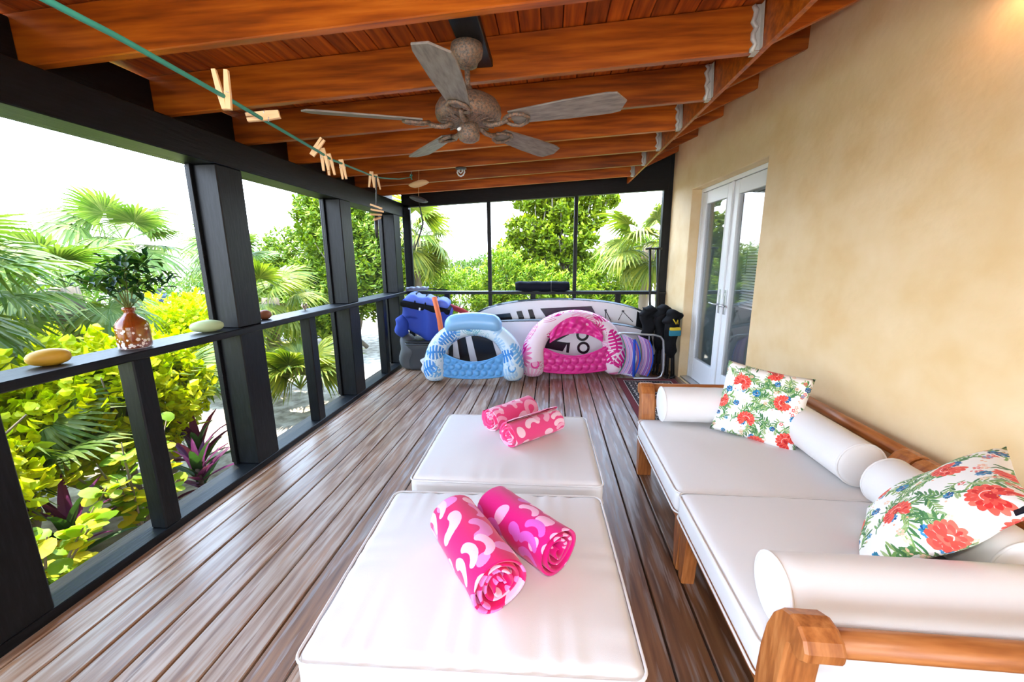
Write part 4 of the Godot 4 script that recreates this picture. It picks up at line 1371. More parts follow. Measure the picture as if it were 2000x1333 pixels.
func clothespin(label: String, at: Vector3, bs: Basis, open: float, size: float) -> void:
	var t := thing("clothespin", label, "clothespin", at, 0.0, "clothespins on the line")
	for s in [-1.0, 1.0]:
		var st := begin(false)
		add_prism(st, [Vector2(-0.0045, -0.036), Vector2(0.0045, -0.036), Vector2(0.0055, -0.01), Vector2(0.0045, 0.036), Vector2(-0.0030, 0.036), Vector2(-0.0055, -0.006)], 0.011, 0.0012)
		var o := part(t, "prong", done(st), M.pin)
		o.transform = Transform3D((bs * Basis(Vector3(0, 0, 1), -s * open * 0.5)).scaled(Vector3.ONE * size), bs * Vector3(s * (0.0040 + 0.016 * open), 0, 0) * size)
	var loop := []
	for i in 12:
		var a := i / 12.0 * TAU
		loop.append(bs * (Vector3(0.0115 * cos(a), -0.008 + 0.004 * sin(a), 0.0065 * sin(a * 2.0)) * size))
	part(t, "spring", tube(loop, 0.0011, 5, true), M.steel)

# ---------------------------------------------------------------- things on the left rail
func fruit(called: String, label: String, at: Vector3, size: Vector3, col: Color, turn: float, tip := 0.2) -> void:
	var n := FastNoiseLite.new()
	n.frequency = 9.0
	var st := begin()
	add_grid(st, 28, 18, func(u: float, v: float) -> Vector3:
		var a := fmod(u, 1.0) * TAU
		var b := v * PI
		var r := pow(sin(b), 0.85)
		var x := -cos(b)
		return Vector3(x * (1.0 + tip * absf(x) * 0.2), r * cos(a) * (1.0 + 0.05 * x), r * sin(a)) * size * 0.5 * (1.0 + 0.03 * n.get_noise_3d(x, cos(a) * r, sin(a) * r)))
	var t := thing(called, label, "fruit" if called != "pebble" else "stone", at + Vector3(0, size.y * 0.5 - 0.002, 0), turn)
	part(t, "skin", done(st), mat(col, 0.5))
	if called != "pebble":
		part(t, "stem_scar", lathe([Vector2(0.0, 0.004), Vector2(0.005, 0.003), Vector2(0.006, 0.0), Vector2(0.0, -0.002)], 8), mat(col.darkened(0.55), 0.8), Vector3(size.x * 0.49, 0.006, 0), Vector3(0, 0, -PI / 2))

func build_rail_things() -> void:
	var y := 0.985
	fruit("yellow_fruit", "yellow oval fruit on the dark rail at the left edge", Vector3(-2.055, y, -1.405), Vector3(0.125, 0.072, 0.078), C(206, 160, 48), 0.95)
	fruit("green_fruit", "pale green oval fruit on the rail beside the thick post", Vector3(-2.05, y, -2.175), Vector3(0.150, 0.075, 0.080), C(176, 190, 140), 0.80, 0.6)
	fruit("pebble", "brown rounded pebble on the rail behind the thick post", Vector3(-2.07, y, -2.69), Vector3(0.10, 0.07, 0.07), C(150, 92, 62), 1.2)
	# small conch shell
	var sh := thing("seashell", "small cream spiked seashell on the rail in the second bay", "shell", Vector3(-2.085, y + 0.034, -3.215), 0.4)
	var st := begin()
	add_grid(st, 40, 8, func(u: float, v: float) -> Vector3:
		var ang := u * TAU * 3.0
		var R := 0.036 * (1.0 - u * 0.86)
		var a := v * TAU
		var r := R * (0.62 + 0.25 * pow(absf(sin(ang * 1.5)), 8.0))
		return Vector3(u * 0.06 - 0.03 + cos(a) * r * 0.5, (R * 0.5 + cos(a) * r) * cos(ang) * 0.8, (R * 0.5 + cos(a) * r) * sin(ang) * 0.8 + sin(a) * r * 0.3))
	part(sh, "whorl", done(st), mat(C(206, 184, 160), 0.5))
	for i in 6:
		part(sh, "spike", tube([Vector3(-0.02 + i * 0.006, 0.02 * cos(i * 1.1), 0.02 * sin(i * 1.1)), Vector3(-0.025 + i * 0.006, 0.038 * cos(i * 1.1), 0.038 * sin(i * 1.1))], [0.006, 0.001], 6), mat(C(224, 206, 186), 0.5))
	# amber bottle with a leafy bunch
	var b := thing("amber_bottle", "amber glass bottle with peeling white label on the rail", "bottle", Vector3(-2.035, y, -1.738))
	part(b, "glass", lathe([Vector2(0.0, 0.0), Vector2(0.054, 0.0), Vector2(0.062, 0.006), Vector2(0.065, 0.018), Vector2(0.066, 0.105), Vector2(0.063, 0.122), Vector2(0.050, 0.142), Vector2(0.030, 0.160), Vector2(0.022, 0.170), Vector2(0.021, 0.182), Vector2(0.026, 0.186), Vector2(0.026, 0.200), Vector2(0.021, 0.202), Vector2(0.018, 0.198), Vector2(0.018, 0.170), Vector2(0.028, 0.156), Vector2(0.060, 0.118), Vector2(0.062, 0.02), Vector2(0.05, 0.004), Vector2(0.0, 0.004)], 36), M.amber)
	var r := RandomNumberGenerator.new()
	r.seed = 17
	st = begin(false)
	for i in 46:   # scraps of a peeled label
		var a := r.randf_range(-0.2, 2.6)
		var yy := 0.012 + pow(r.randf(), 1.6) * 0.09
		var s := r.randf_range(0.003, 0.011)
		var ring := []
		for k in 5:
			var aa := k * TAU / 5
			var ca := a + cos(aa) * s / 0.066 * r.randf_range(0.6, 1.2)
			ring.append(Vector3(cos(ca) * 0.0667, yy + sin(aa) * s * r.randf_range(0.6, 1.2), sin(ca) * 0.0667))
		for k in range(1, 4):
			for v in [ring[0], ring[k + 1], ring[k]]:
				st.add_vertex(v)
	part(b, "label_scraps", done(st), mat(C(220, 214, 206), 0.9))
	var q := thing("leafy_bunch", "bunch of dark green leafy twigs standing in the amber bottle", "foliage", Vector3(-2.035, y + 0.10, -1.738))
	st = begin()
	var tips := []
	for i in 13:
		var a := i * 2.4
		var spread := r.randf_range(0.05, 0.19)
		var top := Vector3(cos(a) * spread * 0.55 + 0.055, r.randf_range(0.20, 0.36), sin(a) * spread * 1.25 + 0.015)
		var path := [Vector3(cos(a) * 0.008, -0.07, sin(a) * 0.008), Vector3(cos(a) * 0.010, 0.10, sin(a) * 0.010), top * Vector3(0.45, 0.72, 0.45) + Vector3(0, 0.02, 0), top]
		add_tube(st, path, [0.0028, 0.0026, 0.002, 0.0012], 5)
		tips.append(path)
	part(q, "twigs", done(st), mat(C(98, 104, 44), 0.8))
	var ms := []
	for c in [C(40, 78, 30), C(58, 98, 34), C(86, 124, 44), C(30, 64, 34)]:
		st = begin()
		add_leaf(st, Vector3.ZERO, Vector3(0, 0, 1), Vector3(1, 0, 0), 0.052, 0.020, lin(c), 0.15)
		ms.append(done(st))
	for i in 290:
		var path: Array = tips[i % 13]
		var k := r.randf_range(0.0, 1.0)
		var at: Vector3 = (path[2] as Vector3).lerp(path[3], k) if i % 4 else (path[1] as Vector3).lerp(path[2], 0.6 + 0.4 * k)
		var o := part(q, "leaf", ms[r.randi() % 4], M.leaf_deep, at + Vector3(r.randf_range(-1, 1), r.randf_range(-1, 1), r.randf_range(-1, 1)) * 0.022)
		o.basis = Basis(Vector3(0, 1, 0), r.randf() * TAU) * Basis(Vector3(1, 0, 0), r.randf_range(-1.0, 0.7))
		o.scale = Vector3.ONE * r.randf_range(0.8, 1.3)
	for i in 5:
		st = begin(false)
		for k in 5:
			var a := k * TAU / 5
			add_leaf(st, Vector3.ZERO, Vector3(cos(a), 0.2, sin(a)).normalized(), Vector3(-sin(a), 0, cos(a)), 0.014, 0.011, lin(C(120, 140, 220)), 0.1)
		part(q, "blossom", done(st), M.leaf_deep, Vector3(0.03, 0.13, -0.13) + Vector3(r.randf_range(-0.02, 0.03), r.randf_range(-0.02, 0.03), r.randf_range(-0.04, 0.02)), Vector3(0.7, i, 0))

# ---------------------------------------------------------------- gear at the far end
func board_outline(cx: float, L: float, cy: float, h: float, grow: float, e := 2.3) -> Array:
	var o := []
	for i in 64:
		var a := i / 64.0 * TAU
		o.append(Vector2(cx + signf(cos(a)) * pow(absf(cos(a)), 2.0 / e) * (L + grow), cy + signf(sin(a)) * pow(absf(sin(a)), 2.0 / e) * (h + grow)))
	return o

func flat_shape(p: Node, called: String, poly: Array, z: float, m: Material) -> void:
	part(p, called, prism(poly, 0.003, 0.0008), m, Vector3(0, 0, z))

func ring_poly(c: Vector2, r0: float, r1: float, a0: float, a1: float) -> Array:
	var o := []
	for i in 19:
		var a := lerpf(a0, a1, i / 18.0)
		o.append(c + Vector2(cos(a), sin(a)) * r1)
	for i in 19:
		var a := lerpf(a1, a0, i / 18.0)
		o.append(c + Vector2(cos(a), sin(a)) * r0)
	return o

func build_far_things() -> void:
	# two paddle boards on edge against the far rail
	var rear := thing("paddle_board", "white paddle board with black slanted stripes leaning on the far rail, behind", "paddle board", Vector3(0, 0, -5.245), 0.0, "paddle boards on edge")
	part(rear, "hull", prism(board_outline(0.13, 1.28, 0.458, 0.44, 0.0), 0.115, 0.03), M.board_black)
	part(rear, "deck", prism(board_outline(0.13, 1.28, 0.458, 0.44, -0.022), 0.010, 0.003), M.board, Vector3(0, 0, 0.058))
	var rz := 0.0645
	flat_shape(rear, "stripe", [Vector2(-0.739, 0.683), Vector2(-0.525, 0.705), Vector2(-0.465, 0.552), Vector2(-0.537, 0.507)], rz, M.board_black)
	flat_shape(rear, "stripe", [Vector2(-0.443, 0.726), Vector2(-0.373, 0.736), Vector2(-0.312, 0.563), Vector2(-0.383, 0.549)], rz, M.board_black)
	flat_shape(rear, "stripe", [Vector2(-0.292, 0.750), Vector2(-0.232, 0.757), Vector2(-0.171, 0.585), Vector2(-0.242, 0.571)], rz, M.board_black)
	flat_shape(rear, "deck_pad", [Vector2(-0.132, 0.767), Vector2(0.528, 0.800), Vector2(0.580, 0.710), Vector2(0.003, 0.573)], rz, M.board_black)
	flat_shape(rear, "tail_patch", [Vector2(1.105, 0.735), Vector2(1.23, 0.66), Vector2(1.33, 0.52), Vector2(1.33, 0.36), Vector2(1.09, 0.36)], rz, M.board_black)
	part(rear, "bungee_cord", tube([Vector3(0.708, 0.744, rz), Vector3(0.713, 0.611, rz)], 0.005, 6), M.black_plastic)
	part(rear, "bungee_cord", tube([Vector3(0.708, 0.744, rz), Vector3(0.778, 0.612, rz)], 0.005, 6), M.black_plastic)
	part(rear, "bungee_cord", tube([Vector3(0.875, 0.619, rz), Vector3(0.927, 0.732, rz), Vector3(1.056, 0.60, rz)], 0.005, 6), M.black_plastic)
	for p in [Vector3(0.708, 0.748, rz), Vector3(0.927, 0.737, rz)]:
		part(rear, "bungee_ring", box(0.03, 0.02, 0.008, 0.003), M.grey_plastic, p)
	var front := thing("paddle_board", "white paddle board with round black lettering, in front of the other board", "paddle board", Vector3(0, 0, -5.062), 0.0, "paddle boards on edge")
	part(front, "hull", prism(board_outline(-0.04, 1.42, 0.326, 0.322, 0.0, 2.5), 0.11, 0.028), M.board_black)
	part(front, "deck", prism(board_outline(-0.04, 1.42, 0.326, 0.322, -0.024, 2.5), 0.010, 0.003), M.board, Vector3(0, 0, 0.0555))
	var fz := 0.062
	flat_shape(front, "stripe", [Vector2(-1.324, 0.265), Vector2(-1.261, 0.321), Vector2(-1.264, 0.07), Vector2(-1.327, 0.10)], fz, M.board_black)
	flat_shape(front, "stripe", [Vector2(-1.208, 0.40), Vector2(-1.096, 0.43), Vector2(-1.031, 0.05), Vector2(-1.169, 0.05)], fz, M.board_black)
	flat_shape(front, "stripe", [Vector2(-1.021, 0.45), Vector2(-0.756, 0.42), Vector2(-0.651, 0.05), Vector2(-0.936, 0.05)], fz, M.board_black)
	flat_shape(front, "emblem", [Vector2(-0.062, 0.336), Vector2(0.062, 0.512), Vector2(0.171, 0.546), Vector2(0.192, 0.472), Vector2(0.246, 0.459), Vector2(0.087, 0.371), Vector2(0.226, 0.353), Vector2(0.164, 0.238), Vector2(-0.062, 0.282)], fz, M.board_black)
	flat_shape(front, "lettering", [Vector2(0.217, 0.353), Vector2(0.258, 0.356), Vector2(0.241, 0.219), Vector2(0.208, 0.225)], fz, M.board_black)
	flat_shape(front, "lettering", ring_poly(Vector2(0.41, 0.456), 0.048, 0.080, -3.6, 2.0), fz, M.board_black)
	flat_shape(front, "lettering", ring_poly(Vector2(0.425, 0.289), 0.048, 0.080, 0.01, TAU - 0.01), fz, M.board_black)
	for p in [Vector2(0.776, 0.497), Vector2(0.916, 0.315)]:
		flat_shape(front, "fitting", ring_poly(p, 0.002, 0.026, 0.01, TAU - 0.01), fz, M.board_black)
	inflatable("blue and white leaf print inflatable lounge seat leaning on the boards", Vector3(-0.875, 0, -4.39), 0.07, -0.20, 1.0, M.fblue, M.vblue, M.vsky, true)
	inflatable("pink and white leaf print inflatable lounge seat leaning on the boards", Vector3(0.295, 0, -4.70), 0.16, -0.10, 1.10, M.fpink, M.vpink, M.vpink, false)
	build_left_pile()
	build_right_pile()
	var roll := thing("rolled_mat", "dark navy rolled mat lying on the far rail", "mat", Vector3(-0.11, 0.975, -5.365))
	part(roll, "roll", tube(range(0, 13).map(func(i): return Vector3(-0.36 + i * 0.06, 0.066 + 0.004 * sin(i * 1.7), 0.004 * cos(i * 2.1))), range(0, 13).map(func(i): return 0.066 if i > 0 and i < 12 else 0.056), 16), M.navy)
	part(roll, "strap", tube(range(0, 18).map(func(i): return Vector3(0.12, 0.066 + 0.0695 * cos(i / 18.0 * TAU), 0.0695 * sin(i / 18.0 * TAU))), 0.005, 6, true), M.grey_plastic)

func inflatable(label: String, at: Vector3, turn: float, lean: float, size: float, print_mat: Material, seat_mat: Material, rest_mat: Material, full_rest: bool) -> void:
	var t := thing("inflatable_seat", label, "inflatable", at, turn, "inflatable lounge seats")
	var xf := Transform3D(Basis(Vector3(1, 0, 0), lean).scaled(Vector3.ONE * size), Vector3.ZERO)
	var put := func(called: String, mesh: Mesh, m: Material, local := Vector3.ZERO) -> void:
		var o := part(t, called, mesh, m)
		o.transform = xf * Transform3D(Basis(), local)
	var path := []
	var rad := []
	var legs := [[0.012, 0.04], [0.022, 0.075], [0.045, 0.105], [0.085, 0.124], [0.14, 0.132]]
	for e in legs:
		path.append(Vector3(-0.455, e[0], 0.0)); rad.append(e[1])
	for i in 25:
		var a := PI * i / 24.0
		path.append(Vector3(-cos(a) * 0.455, 0.20 + 0.435 * pow(sin(a), 0.85), 0.0))
		rad.append(lerpf(0.132, 0.098, pow(sin(a), 0.7)))
	legs.reverse()
	for e in legs:
		path.append(Vector3(0.455, e[0], 0.0)); rad.append(e[1])
	put.call("tube", tube(path, rad, 22), print_mat)
	# bubbled seat panel
	var st := begin()
	for s in [1.0, -1.0]:
		add_grid(st, 72, 30, func(u: float, v: float) -> Vector3:
			var a := u * 2 - 1
			var top := 0.335 - 0.105 * (1.0 - a * a)
			var bot := 0.075 - 0.03 * (1.0 - a * a)
			var x := a * 0.345
			var yy := lerpf(bot, top, v)
			var row: float = floorf(yy / 0.072)
			var cx := fposmod(x + (0.042 if int(row) % 2 == 0 else 0.0), 0.084) - 0.042
			var cyy := fposmod(yy, 0.072) - 0.036
			var d := sqrt(cx * cx + cyy * cyy) / 0.036
			var bump := 0.018 * sqrt(maxf(0.0, 1.0 - d * d)) if d < 1.0 else 0.0
			if v < 0.06 or v > 0.94:
				bump = 0.0
			return Vector3(x, yy, 0.055 + s * (0.006 + bump)), s < 0)
	put.call("seat_panel", done(st), seat_mat)
	var hem := []
	for i in 25:
		var a := i / 24.0 * 2 - 1
		hem.append(Vector3(a * 0.345, 0.075 - 0.03 * (1.0 - a * a), 0.055))
	for i in 25:
		var a := 1 - i / 24.0 * 2
		hem.append(Vector3(a * 0.345, 0.335 - 0.105 * (1.0 - a * a), 0.055))
	put.call("hem", tube(hem, 0.010, 6, true), seat_mat)
	for s in [-1.0, 1.0]:
		put.call("cup_holder", lathe([Vector2(0.0, -0.01), Vector2(0.026, -0.008), Vector2(0.034, 0.004), Vector2(0.042, 0.006), Vector2(0.046, 0.0), Vector2(0.046, -0.02)], 18), seat_mat, Vector3(0, 0, 0))
		var o: MeshInstance3D = t.get_child(t.get_child_count() - 1)
		o.transform = xf * Transform3D(Basis(Vector3(1, 0, 0), PI / 2 - 0.25), Vector3(s * 0.445, 0.165, 0.128))
	if full_rest:
		put.call("backrest", soft(Vector3(0.66, 0.205, 0.20), 0.095, 18, func(p: Vector3) -> Vector3: return Vector3(0, -0.42 * p.x * p.x, 0.02 * sin(p.x * 60.0) * maxf(0.0, absf(p.y) / 0.1 - 0.7))), rest_mat, Vector3(0, 0.705, 0.055))
	else:
		st = begin()
		for s in [1.0, -1.0]:
			add_grid(st, 40, 14, func(u: float, v: float) -> Vector3:
				var a := u * 2 - 1
				var x := a * 0.285
				var top := 0.665 - 0.17 * a * a
				var bot := 0.485 - 0.10 * a * a
				var w := 0.018 * sin(a * 7.0 + v * 3.0) + 0.014 * sin(a * 17.0 - v * 6.0 + 1.0) + 0.01 * cos(v * 11.0 + a * 5.0)
				return Vector3(x, lerpf(bot, top, v), 0.112 + w * sin(v * PI) + s * 0.004), s < 0)
		put.call("backrest", done(st), rest_mat)

func build_left_pile() -> void:
	var t := thing("storage_tote", "dark grey lidded plastic tote in the far left corner", "tote", Vector3(-1.60, 0, -4.97))
	part(t, "bin", soft(Vector3(0.42, 0.36, 0.34), 0.03, 8, func(p: Vector3) -> Vector3: return Vector3(p.x, 0, p.z) * (p.y / 0.36) * 0.14), M.grey_plastic, Vector3(0, 0.18, 0))
	part(t, "rim", tube(rounded_loop(0.226, 0.186, 0.03, 0.352), 0.012, 6, true), M.grey_plastic)
	part(t, "lid", soft(Vector3(0.45, 0.035, 0.37), 0.014, 6), M.black_plastic, Vector3(0, 0.375, 0))
	single("dry_bag", "slumped grey dry bag between the tote and the left posts", "bag", soft(Vector3(0.20, 0.46, 0.26), 0.08, 12, func(p: Vector3) -> Vector3: return Vector3(0.018 * sin(p.y * 22.0 + p.z * 9.0), 0, 0.02 * sin(p.y * 17.0 + 1.0)) - Vector3(p.x, 0, p.z) * 0.3 * maxf(0.0, p.y / 0.23)), mat(C(86, 88, 90), 0.6), Vector3(-1.835, 0.232, -4.92), Vector3(0.0, 0.1, 0.0))
	var b := thing("gear_bag", "bright blue gear bag with a black band on top of the tote", "bag", Vector3(-1.61, 0.655, -4.99))
	var blue := mat(C(42, 70, 170), 0.7)
	var pale := mat(C(92, 116, 206), 0.65)
	b.rotation = Vector3(0.08, 0.12, -0.20)
	part(b, "body", soft(Vector3(0.60, 0.46, 0.32), 0.09, 18, func(p: Vector3) -> Vector3: return Vector3(0.02 * sin(p.y * 14.0 + p.z * 6.0) - 0.10 * p.y * signf(p.x) * -1.0 * absf(p.x) / 0.3, -0.05 * sin(p.x * 9.0) * (1.0 if p.y < 0 else 0.2), 0.016 * sin(p.x * 26.0 + p.y * 10.0) + 0.012 * sin(p.x * 11.0))), blue)
	part(b, "top_panel", soft(Vector3(0.55, 0.10, 0.30), 0.045, 12, func(p: Vector3) -> Vector3: return Vector3(0, 0.014 * cos(p.x * 34.0) * maxf(0.0, p.y / 0.05), 0)), pale, Vector3(0.01, 0.245, 0))
	part(b, "band", soft(Vector3(0.62, 0.085, 0.345), 0.03, 10), M.black_cloth, Vector3(0.0, 0.172, 0))
	for x in [-0.13, 0.0, 0.13]:
		part(b, "strap", tube([Vector3(x, 0.19, 0.165), Vector3(x - 0.01, 0.27, 0.13), Vector3(x - 0.02, 0.312, 0.03), Vector3(x - 0.02, 0.30, -0.10)], 0.009, 6), M.black_cloth)
	part(b, "buckle", box(0.02, 0.035, 0.01, 0.003), M.white_paint, Vector3(-0.06, 0.15, 0.176))
	single("rolled_jacket", "small crumpled blue cloth tucked behind the end post", "cloth", soft(Vector3(0.17, 0.26, 0.20), 0.07, 10, func(p: Vector3) -> Vector3: return Vector3(0.02 * sin(p.y * 30.0), 0.015 * sin(p.x * 40.0), 0.02 * cos(p.y * 24.0 + p.x * 12.0))), mat(C(36, 66, 160), 0.75), Vector3(-1.875, 0.575, -4.86), Vector3(0, 0.3, 0.1))
	# pool noodles
	single("pool_noodle", "orange foam pool noodle leaning behind the blue inflatable", "noodle", tube([Vector3(-1.26, 0.05, -4.60), Vector3(-1.30, 0.40, -4.66), Vector3(-1.355, 0.70, -4.74), Vector3(-1.435, 0.94, -4.84)], 0.032, 12), mat(C(226, 112, 62), 0.8), Vector3.ZERO, Vector3.ZERO, "foam noodles")
	single("pool_noodle", "red foam noodle lying beside the orange one", "noodle", tube([Vector3(-1.33, 0.80, -5.14), Vector3(-1.16, 0.74, -5.13), Vector3(-1.02, 0.66, -5.13)], 0.036, 12), mat(C(196, 62, 66), 0.8), Vector3.ZERO, Vector3.ZERO, "foam noodles")
	single("plastic_bag", "crumpled white plastic bag behind the left foot of the blue inflatable", "bag", soft(Vector3(0.14, 0.22, 0.12), 0.05, 10, func(p: Vector3) -> Vector3: return Vector3(0.014 * sin(p.y * 44.0), 0.01 * sin(p.x * 50.0), 0.014 * cos(p.y * 38.0 + p.x * 20.0))), mat(C(232, 232, 234), 0.4), Vector3(-1.50, 0.115, -4.63), Vector3(0, 0.4, 0.15))
	# swim mask and folded pad in the corner of the rail
	var k := thing("swim_mask", "white swim mask lying in the corner of the rails", "mask", Vector3(-2.06, 0.985, -5.13), 0.5)
	part(k, "lens_frame", tube(range(0, 16).map(func(i): return Vector3(0.065 * cos(i / 16.0 * TAU), 0.045 + 0.036 * sin(i / 16.0 * TAU), 0.012 * cos(i / 8.0 * TAU))), 0.010, 7, true), M.white_paint)
	part(k, "skirt", soft(Vector3(0.10, 0.055, 0.05), 0.024, 6), mat(C(190, 194, 198), 0.3), Vector3(0, 0.038, -0.035))
	part(k, "strap", tube([Vector3(-0.065, 0.05, -0.01), Vector3(-0.10, 0.03, -0.08), Vector3(-0.02, 0.015, -0.12), Vector3(0.08, 0.02, -0.09), Vector3(0.065, 0.05, -0.01)], 0.006, 6), M.grey_plastic)
	var pd := thing("ribbed_pad", "grey ribbed pad folded over the rail corner", "pad", Vector3(-1.82, 0.985, -5.36), 0.0)
	part(pd, "pad", soft(Vector3(0.30, 0.05, 0.14), 0.02, 12, func(p: Vector3) -> Vector3: return Vector3(0, 0.010 * cos(p.x * 80.0) * maxf(0.0, signf(p.y)), 0)), mat(C(128, 132, 144), 0.6), Vector3(0, 0.027, 0), Vector3(0.0, 0.1, 0.03))
	part(pd, "strap", tube([Vector3(0.14, 0.03, 0.02), Vector3(0.26, 0.025, 0.03), Vector3(0.42, 0.010, 0.02)], 0.007, 6), M.black_cloth)

func build_right_pile() -> void:
	# folded beach chair with striped slings
	var c := thing("beach_chair", "folded striped beach chair with a bent aluminium frame", "chair", Vector3(0, 0, -4.62))
	part(c, "frame", tube([Vector3(0.77, 0.548, 0.03), Vector3(0.83, 0.556, 0.02), Vector3(1.20, 0.532, 0), Vector3(1.262, 0.515, 0), Vector3(1.295, 0.47, 0), Vector3(1.31, 0.30, 0), Vector3(1.318, 0.11, 0), Vector3(1.298, 0.045, 0), Vector3(1.25, 0.018, 0), Vector3(0.985, 0.014, 0.0)], 0.0125, 10), M.steel)
	part(c, "frame", tube([Vector3(0.80, 0.545, -0.06), Vector3(0.985, 0.47, -0.02), Vector3(1.0, 0.25, 0.01), Vector3(0.985, 0.05, 0.02), Vector3(0.85, 0.065, -0.03)], 0.011, 10), M.steel)
	part(c, "frame", tube([Vector3(1.00, 0.535, -0.06), Vector3(1.15, 0.52, -0.07), Vector3(1.165, 0.06, -0.07), Vector3(1.12, 0.045, -0.07)], 0.010, 10), M.steel)
	for e in [[0.81, 0.985, 0.535, 0.06, 0.065, 0.012], [1.01, 1.155, 0.52, 0.055, 0.055, -0.045]]:
		var st := begin()
		for s in [1.0, -1.0]:
			add_grid(st, 14, 18, func(u: float, v: float) -> Vector3:
				var bow := 4.0 * v * (1.0 - v)
				return Vector3(lerpf(e[0], e[1], u) + e[4] * bow, lerpf(e[2] - 0.06 * u, e[3] - 0.03 * u, v), e[5] + 0.05 * (1.0 - u) * bow - 0.05 * (1 - u) + s * 0.002), s < 0)
		part(c, "sling", done(st), M.stripes)
	part(c, "arm_cap", tube([Vector3(0.972, 0.48, 0.0), Vector3(0.978, 0.05, 0.03)], 0.016, 8), mat(C(40, 84, 200), 0.5))
	# folded camp chairs, black
	var spots := [[Vector3(1.19, 0, -4.93), 0.80, "black folded camp chair standing against the board, leftmost of the bundle", 0.02], [Vector3(1.315, 0, -4.86), 0.82, "black folded camp chair in the middle of the bundle", -0.05], [Vector3(1.42, 0, -4.72), 0.78, "black folded camp chair with a teal and yellow pocket by the wall", 0.06]]
	for i in 3:
		var s: Array = spots[i]
		var t := thing("camp_chair", s[2], "camp chair", s[0], 0.3 * i, "folded camp chairs by the wall")
		t.rotation.z = s[3] * 0.5
		for k in 6:
			var a := k / 6.0 * TAU + i
			part(t, "pole", tube([Vector3(cos(a) * 0.05, 0.008, sin(a) * 0.05), Vector3(cos(a) * 0.033, s[1] * 0.5, sin(a) * 0.033), Vector3(cos(a) * 0.045, s[1], sin(a) * 0.045)], 0.010, 8), M.steel if k % 3 == 0 and i < 2 else M.black_plastic)
			part(t, "foot", soft(Vector3(0.034, 0.03, 0.034), 0.010, 3), M.black_plastic, Vector3(cos(a) * 0.05, 0.015, sin(a) * 0.05))
		part(t, "seat_fabric", soft(Vector3(0.15, s[1] * 0.62, 0.14), 0.05, 14, func(p: Vector3) -> Vector3: return Vector3(0.02 * sin(p.y * 24.0 + i), 0.03 * sin(p.x * 30.0), 0.02 * cos(p.y * 19.0 + i * 2)) - Vector3(p.x, 0, p.z) * 0.35 * maxf(0.0, -p.y / 0.25)), M.black_cloth, Vector3(0, s[1] * 0.66, 0))
		part(t, "armrest_fabric", soft(Vector3(0.19, 0.17, 0.15), 0.06, 10, func(p: Vector3) -> Vector3: return Vector3(0.02 * sin(p.y * 50.0), 0.015 * sin(p.x * 44.0 + i), 0.015 * sin(p.y * 37.0))), M.black_cloth, Vector3(0.01, s[1] * 0.93, 0.0))
		if i == 2:
			part(t, "pocket", soft(Vector3(0.13, 0.07, 0.03), 0.012, 6), mat(C(36, 120, 140), 0.7), Vector3(-0.045, s[1] * 0.72, 0.085), Vector3(0, -0.6, 0))
			part(t, "pocket_trim", soft(Vector3(0.12, 0.04, 0.034), 0.012, 6), mat(C(222, 190, 40), 0.7), Vector3(-0.045, s[1] * 0.78, 0.083), Vector3(0, -0.6, 0))
			part(t, "cord", tube([Vector3(-0.09, s[1] * 0.93, 0.09), Vector3(-0.06, s[1] * 0.86, 0.105), Vector3(-0.03, s[1] * 0.91, 0.10), Vector3(-0.01, s[1] * 0.85, 0.09)], 0.007, 6), mat(C(222, 190, 40), 0.7))
	# paddles
	for i in 2:
		var x: float = [1.243, 1.345][i]
		var pz := -5.30 if i == 0 else -5.335
		var t := thing("canoe_paddle", ["black paddle with a T handle in the far right corner, left one", "black paddle with a T handle in the far right corner, right one"][i], "paddle", Vector3(x, 0, pz), 0.0, "paddles in the corner")
		part(t, "shaft", tube([Vector3(0.07, 0.40, 0.0), Vector3(0.03, 1.0, 0.01), Vector3(0.0, 1.51, 0.015)], 0.015, 10), M.black_plastic)
		part(t, "handle", tube([Vector3(-0.055, 1.512, 0.015), Vector3(0.0, 1.518, 0.015), Vector3(0.055, 1.512, 0.015)], 0.014, 8), M.black_plastic)
		part(t, "blade", soft(Vector3(0.19, 0.44, 0.024), 0.011, 10, func(p: Vector3) -> Vector3: return Vector3(-p.x * 0.4 * pow(absf(p.y) / 0.22, 3.0), 0, 0)), M.black_plastic, Vector3(0.075, 0.225, 0.0))

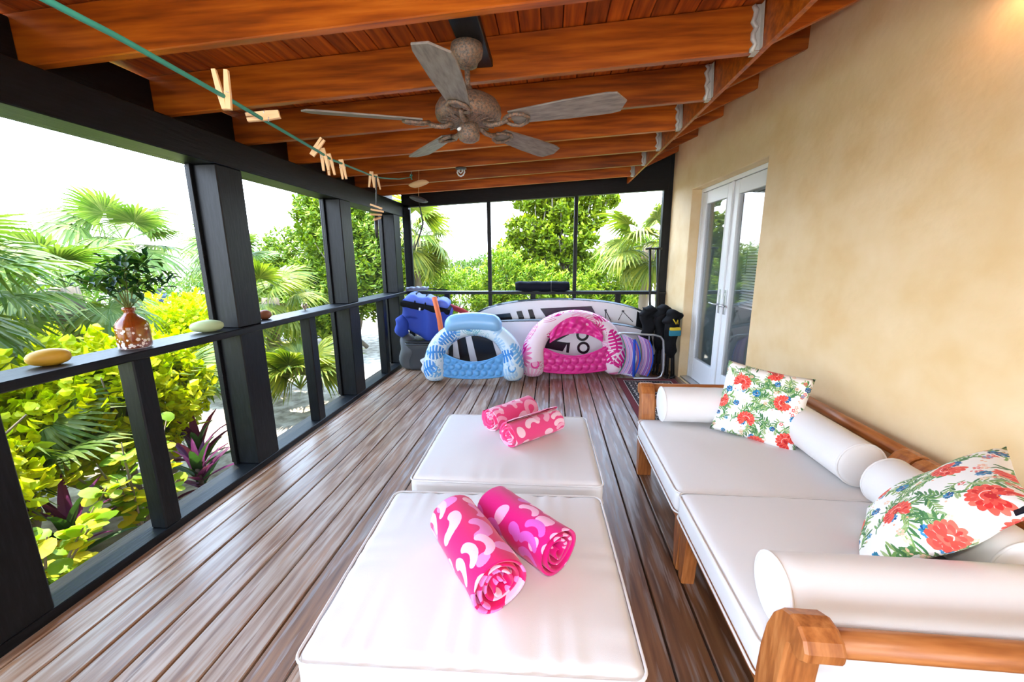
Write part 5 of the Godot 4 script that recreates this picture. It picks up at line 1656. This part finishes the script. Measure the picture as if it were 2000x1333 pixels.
func build_small() -> void:
	# rug by the doors
	var rug := thing("rug", "wine red bordered rug with black and white tribal pattern by the doors", "rug", Vector3(1.12, 0.002, -3.70))
	var st := begin()
	add_grid(st, 20, 40, func(u: float, v: float) -> Vector3: return Vector3((u - 0.5) * 0.66, 0.009 + 0.001 * sin(v * 30.0), (v - 0.5) * 1.86), true)
	part(rug, "pile", done(st), M.rug)
	part(rug, "backing", box(0.66, 0.007, 1.86, 0.002), mat(C(88, 26, 32), 0.9), Vector3(0, 0.0035, 0))
	# loop of white cable on the ceiling
	var k := thing("cable_loop", "small white cable loop and cup hook under a rafter", "cable", Vector3(-0.835, 2.228, -3.86))
	part(k, "mount", lathe([Vector2(0.0, 0.0), Vector2(0.05, 0.0), Vector2(0.052, -0.008), Vector2(0.036, -0.016), Vector2(0.0, -0.018)], 18), M.grey_plastic)
	part(k, "loop", tube([Vector3(-0.028, -0.012, 0), Vector3(-0.034, -0.04, 0.006), Vector3(-0.02, -0.066, 0.01), Vector3(0.0, -0.074, 0.01), Vector3(0.02, -0.066, 0.01), Vector3(0.034, -0.04, 0.006), Vector3(0.028, -0.012, 0)], 0.007, 7), M.white_paint)
	part(k, "inner_loop", tube([Vector3(-0.014, -0.012, 0.012), Vector3(-0.016, -0.035, 0.014), Vector3(0.0, -0.048, 0.014), Vector3(0.016, -0.035, 0.014), Vector3(0.014, -0.012, 0.012)], 0.006, 7), M.white_paint)
	# wall lamp at the upper right corner of the view
	var w := thing("wall_lamp", "frosted bell wall lamp glowing warm at the top of the plaster wall", "lamp", Vector3(1.645, 2.40, -1.72))
	part(w, "backplate", lathe([Vector2(0.0, 0.018), Vector2(0.045, 0.016), Vector2(0.055, 0.004), Vector2(0.055, 0.0), Vector2(0.0, 0.0)], 20), M.patina, Vector3(0.002, 0.02, 0), Vector3(0, 0, PI / 2))
	part(w, "arm", tube([Vector3(-0.01, 0.02, 0), Vector3(-0.06, 0.06, 0), Vector3(-0.10, 0.06, 0), Vector3(-0.115, 0.03, 0)], 0.009, 8), M.patina)
	part(w, "shade", lathe([Vector2(0.02, 0.03), Vector2(0.03, 0.02), Vector2(0.045, -0.03), Vector2(0.065, -0.075), Vector2(0.062, -0.078), Vector2(0.042, -0.032), Vector2(0.026, 0.016)], 24), shade_mat(), Vector3(-0.115, 0, 0))
	var bulb := mat(C(255, 214, 170), 0.4)
	bulb.emission_enabled = true
	bulb.emission = C(255, 206, 160)
	bulb.emission_energy_multiplier = 2.0
	part(w, "bulb", lathe([Vector2(0.0, 0.02), Vector2(0.012, 0.015), Vector2(0.02, -0.01), Vector2(0.024, -0.03), Vector2(0.016, -0.048), Vector2(0.0, -0.053)], 16), bulb, Vector3(-0.115, 0, 0))
	var om := OmniLight3D.new()
	om.name = "wall_lamp_light"
	om.light_color = C(255, 190, 140)
	om.light_energy = 0.03
	om.light_size = 0.03
	om.omni_range = 12.0
	om.omni_attenuation = 2.0
	om.shadow_enabled = true
	om.position = Vector3(-0.115, -0.085, 0)
	w.add_child(om)

func shade_mat() -> StandardMaterial3D:
	var m := mat(C(246, 236, 226), 0.5)
	m.backlight_enabled = true
	m.backlight = Color(0.9, 0.82, 0.74)
	return m
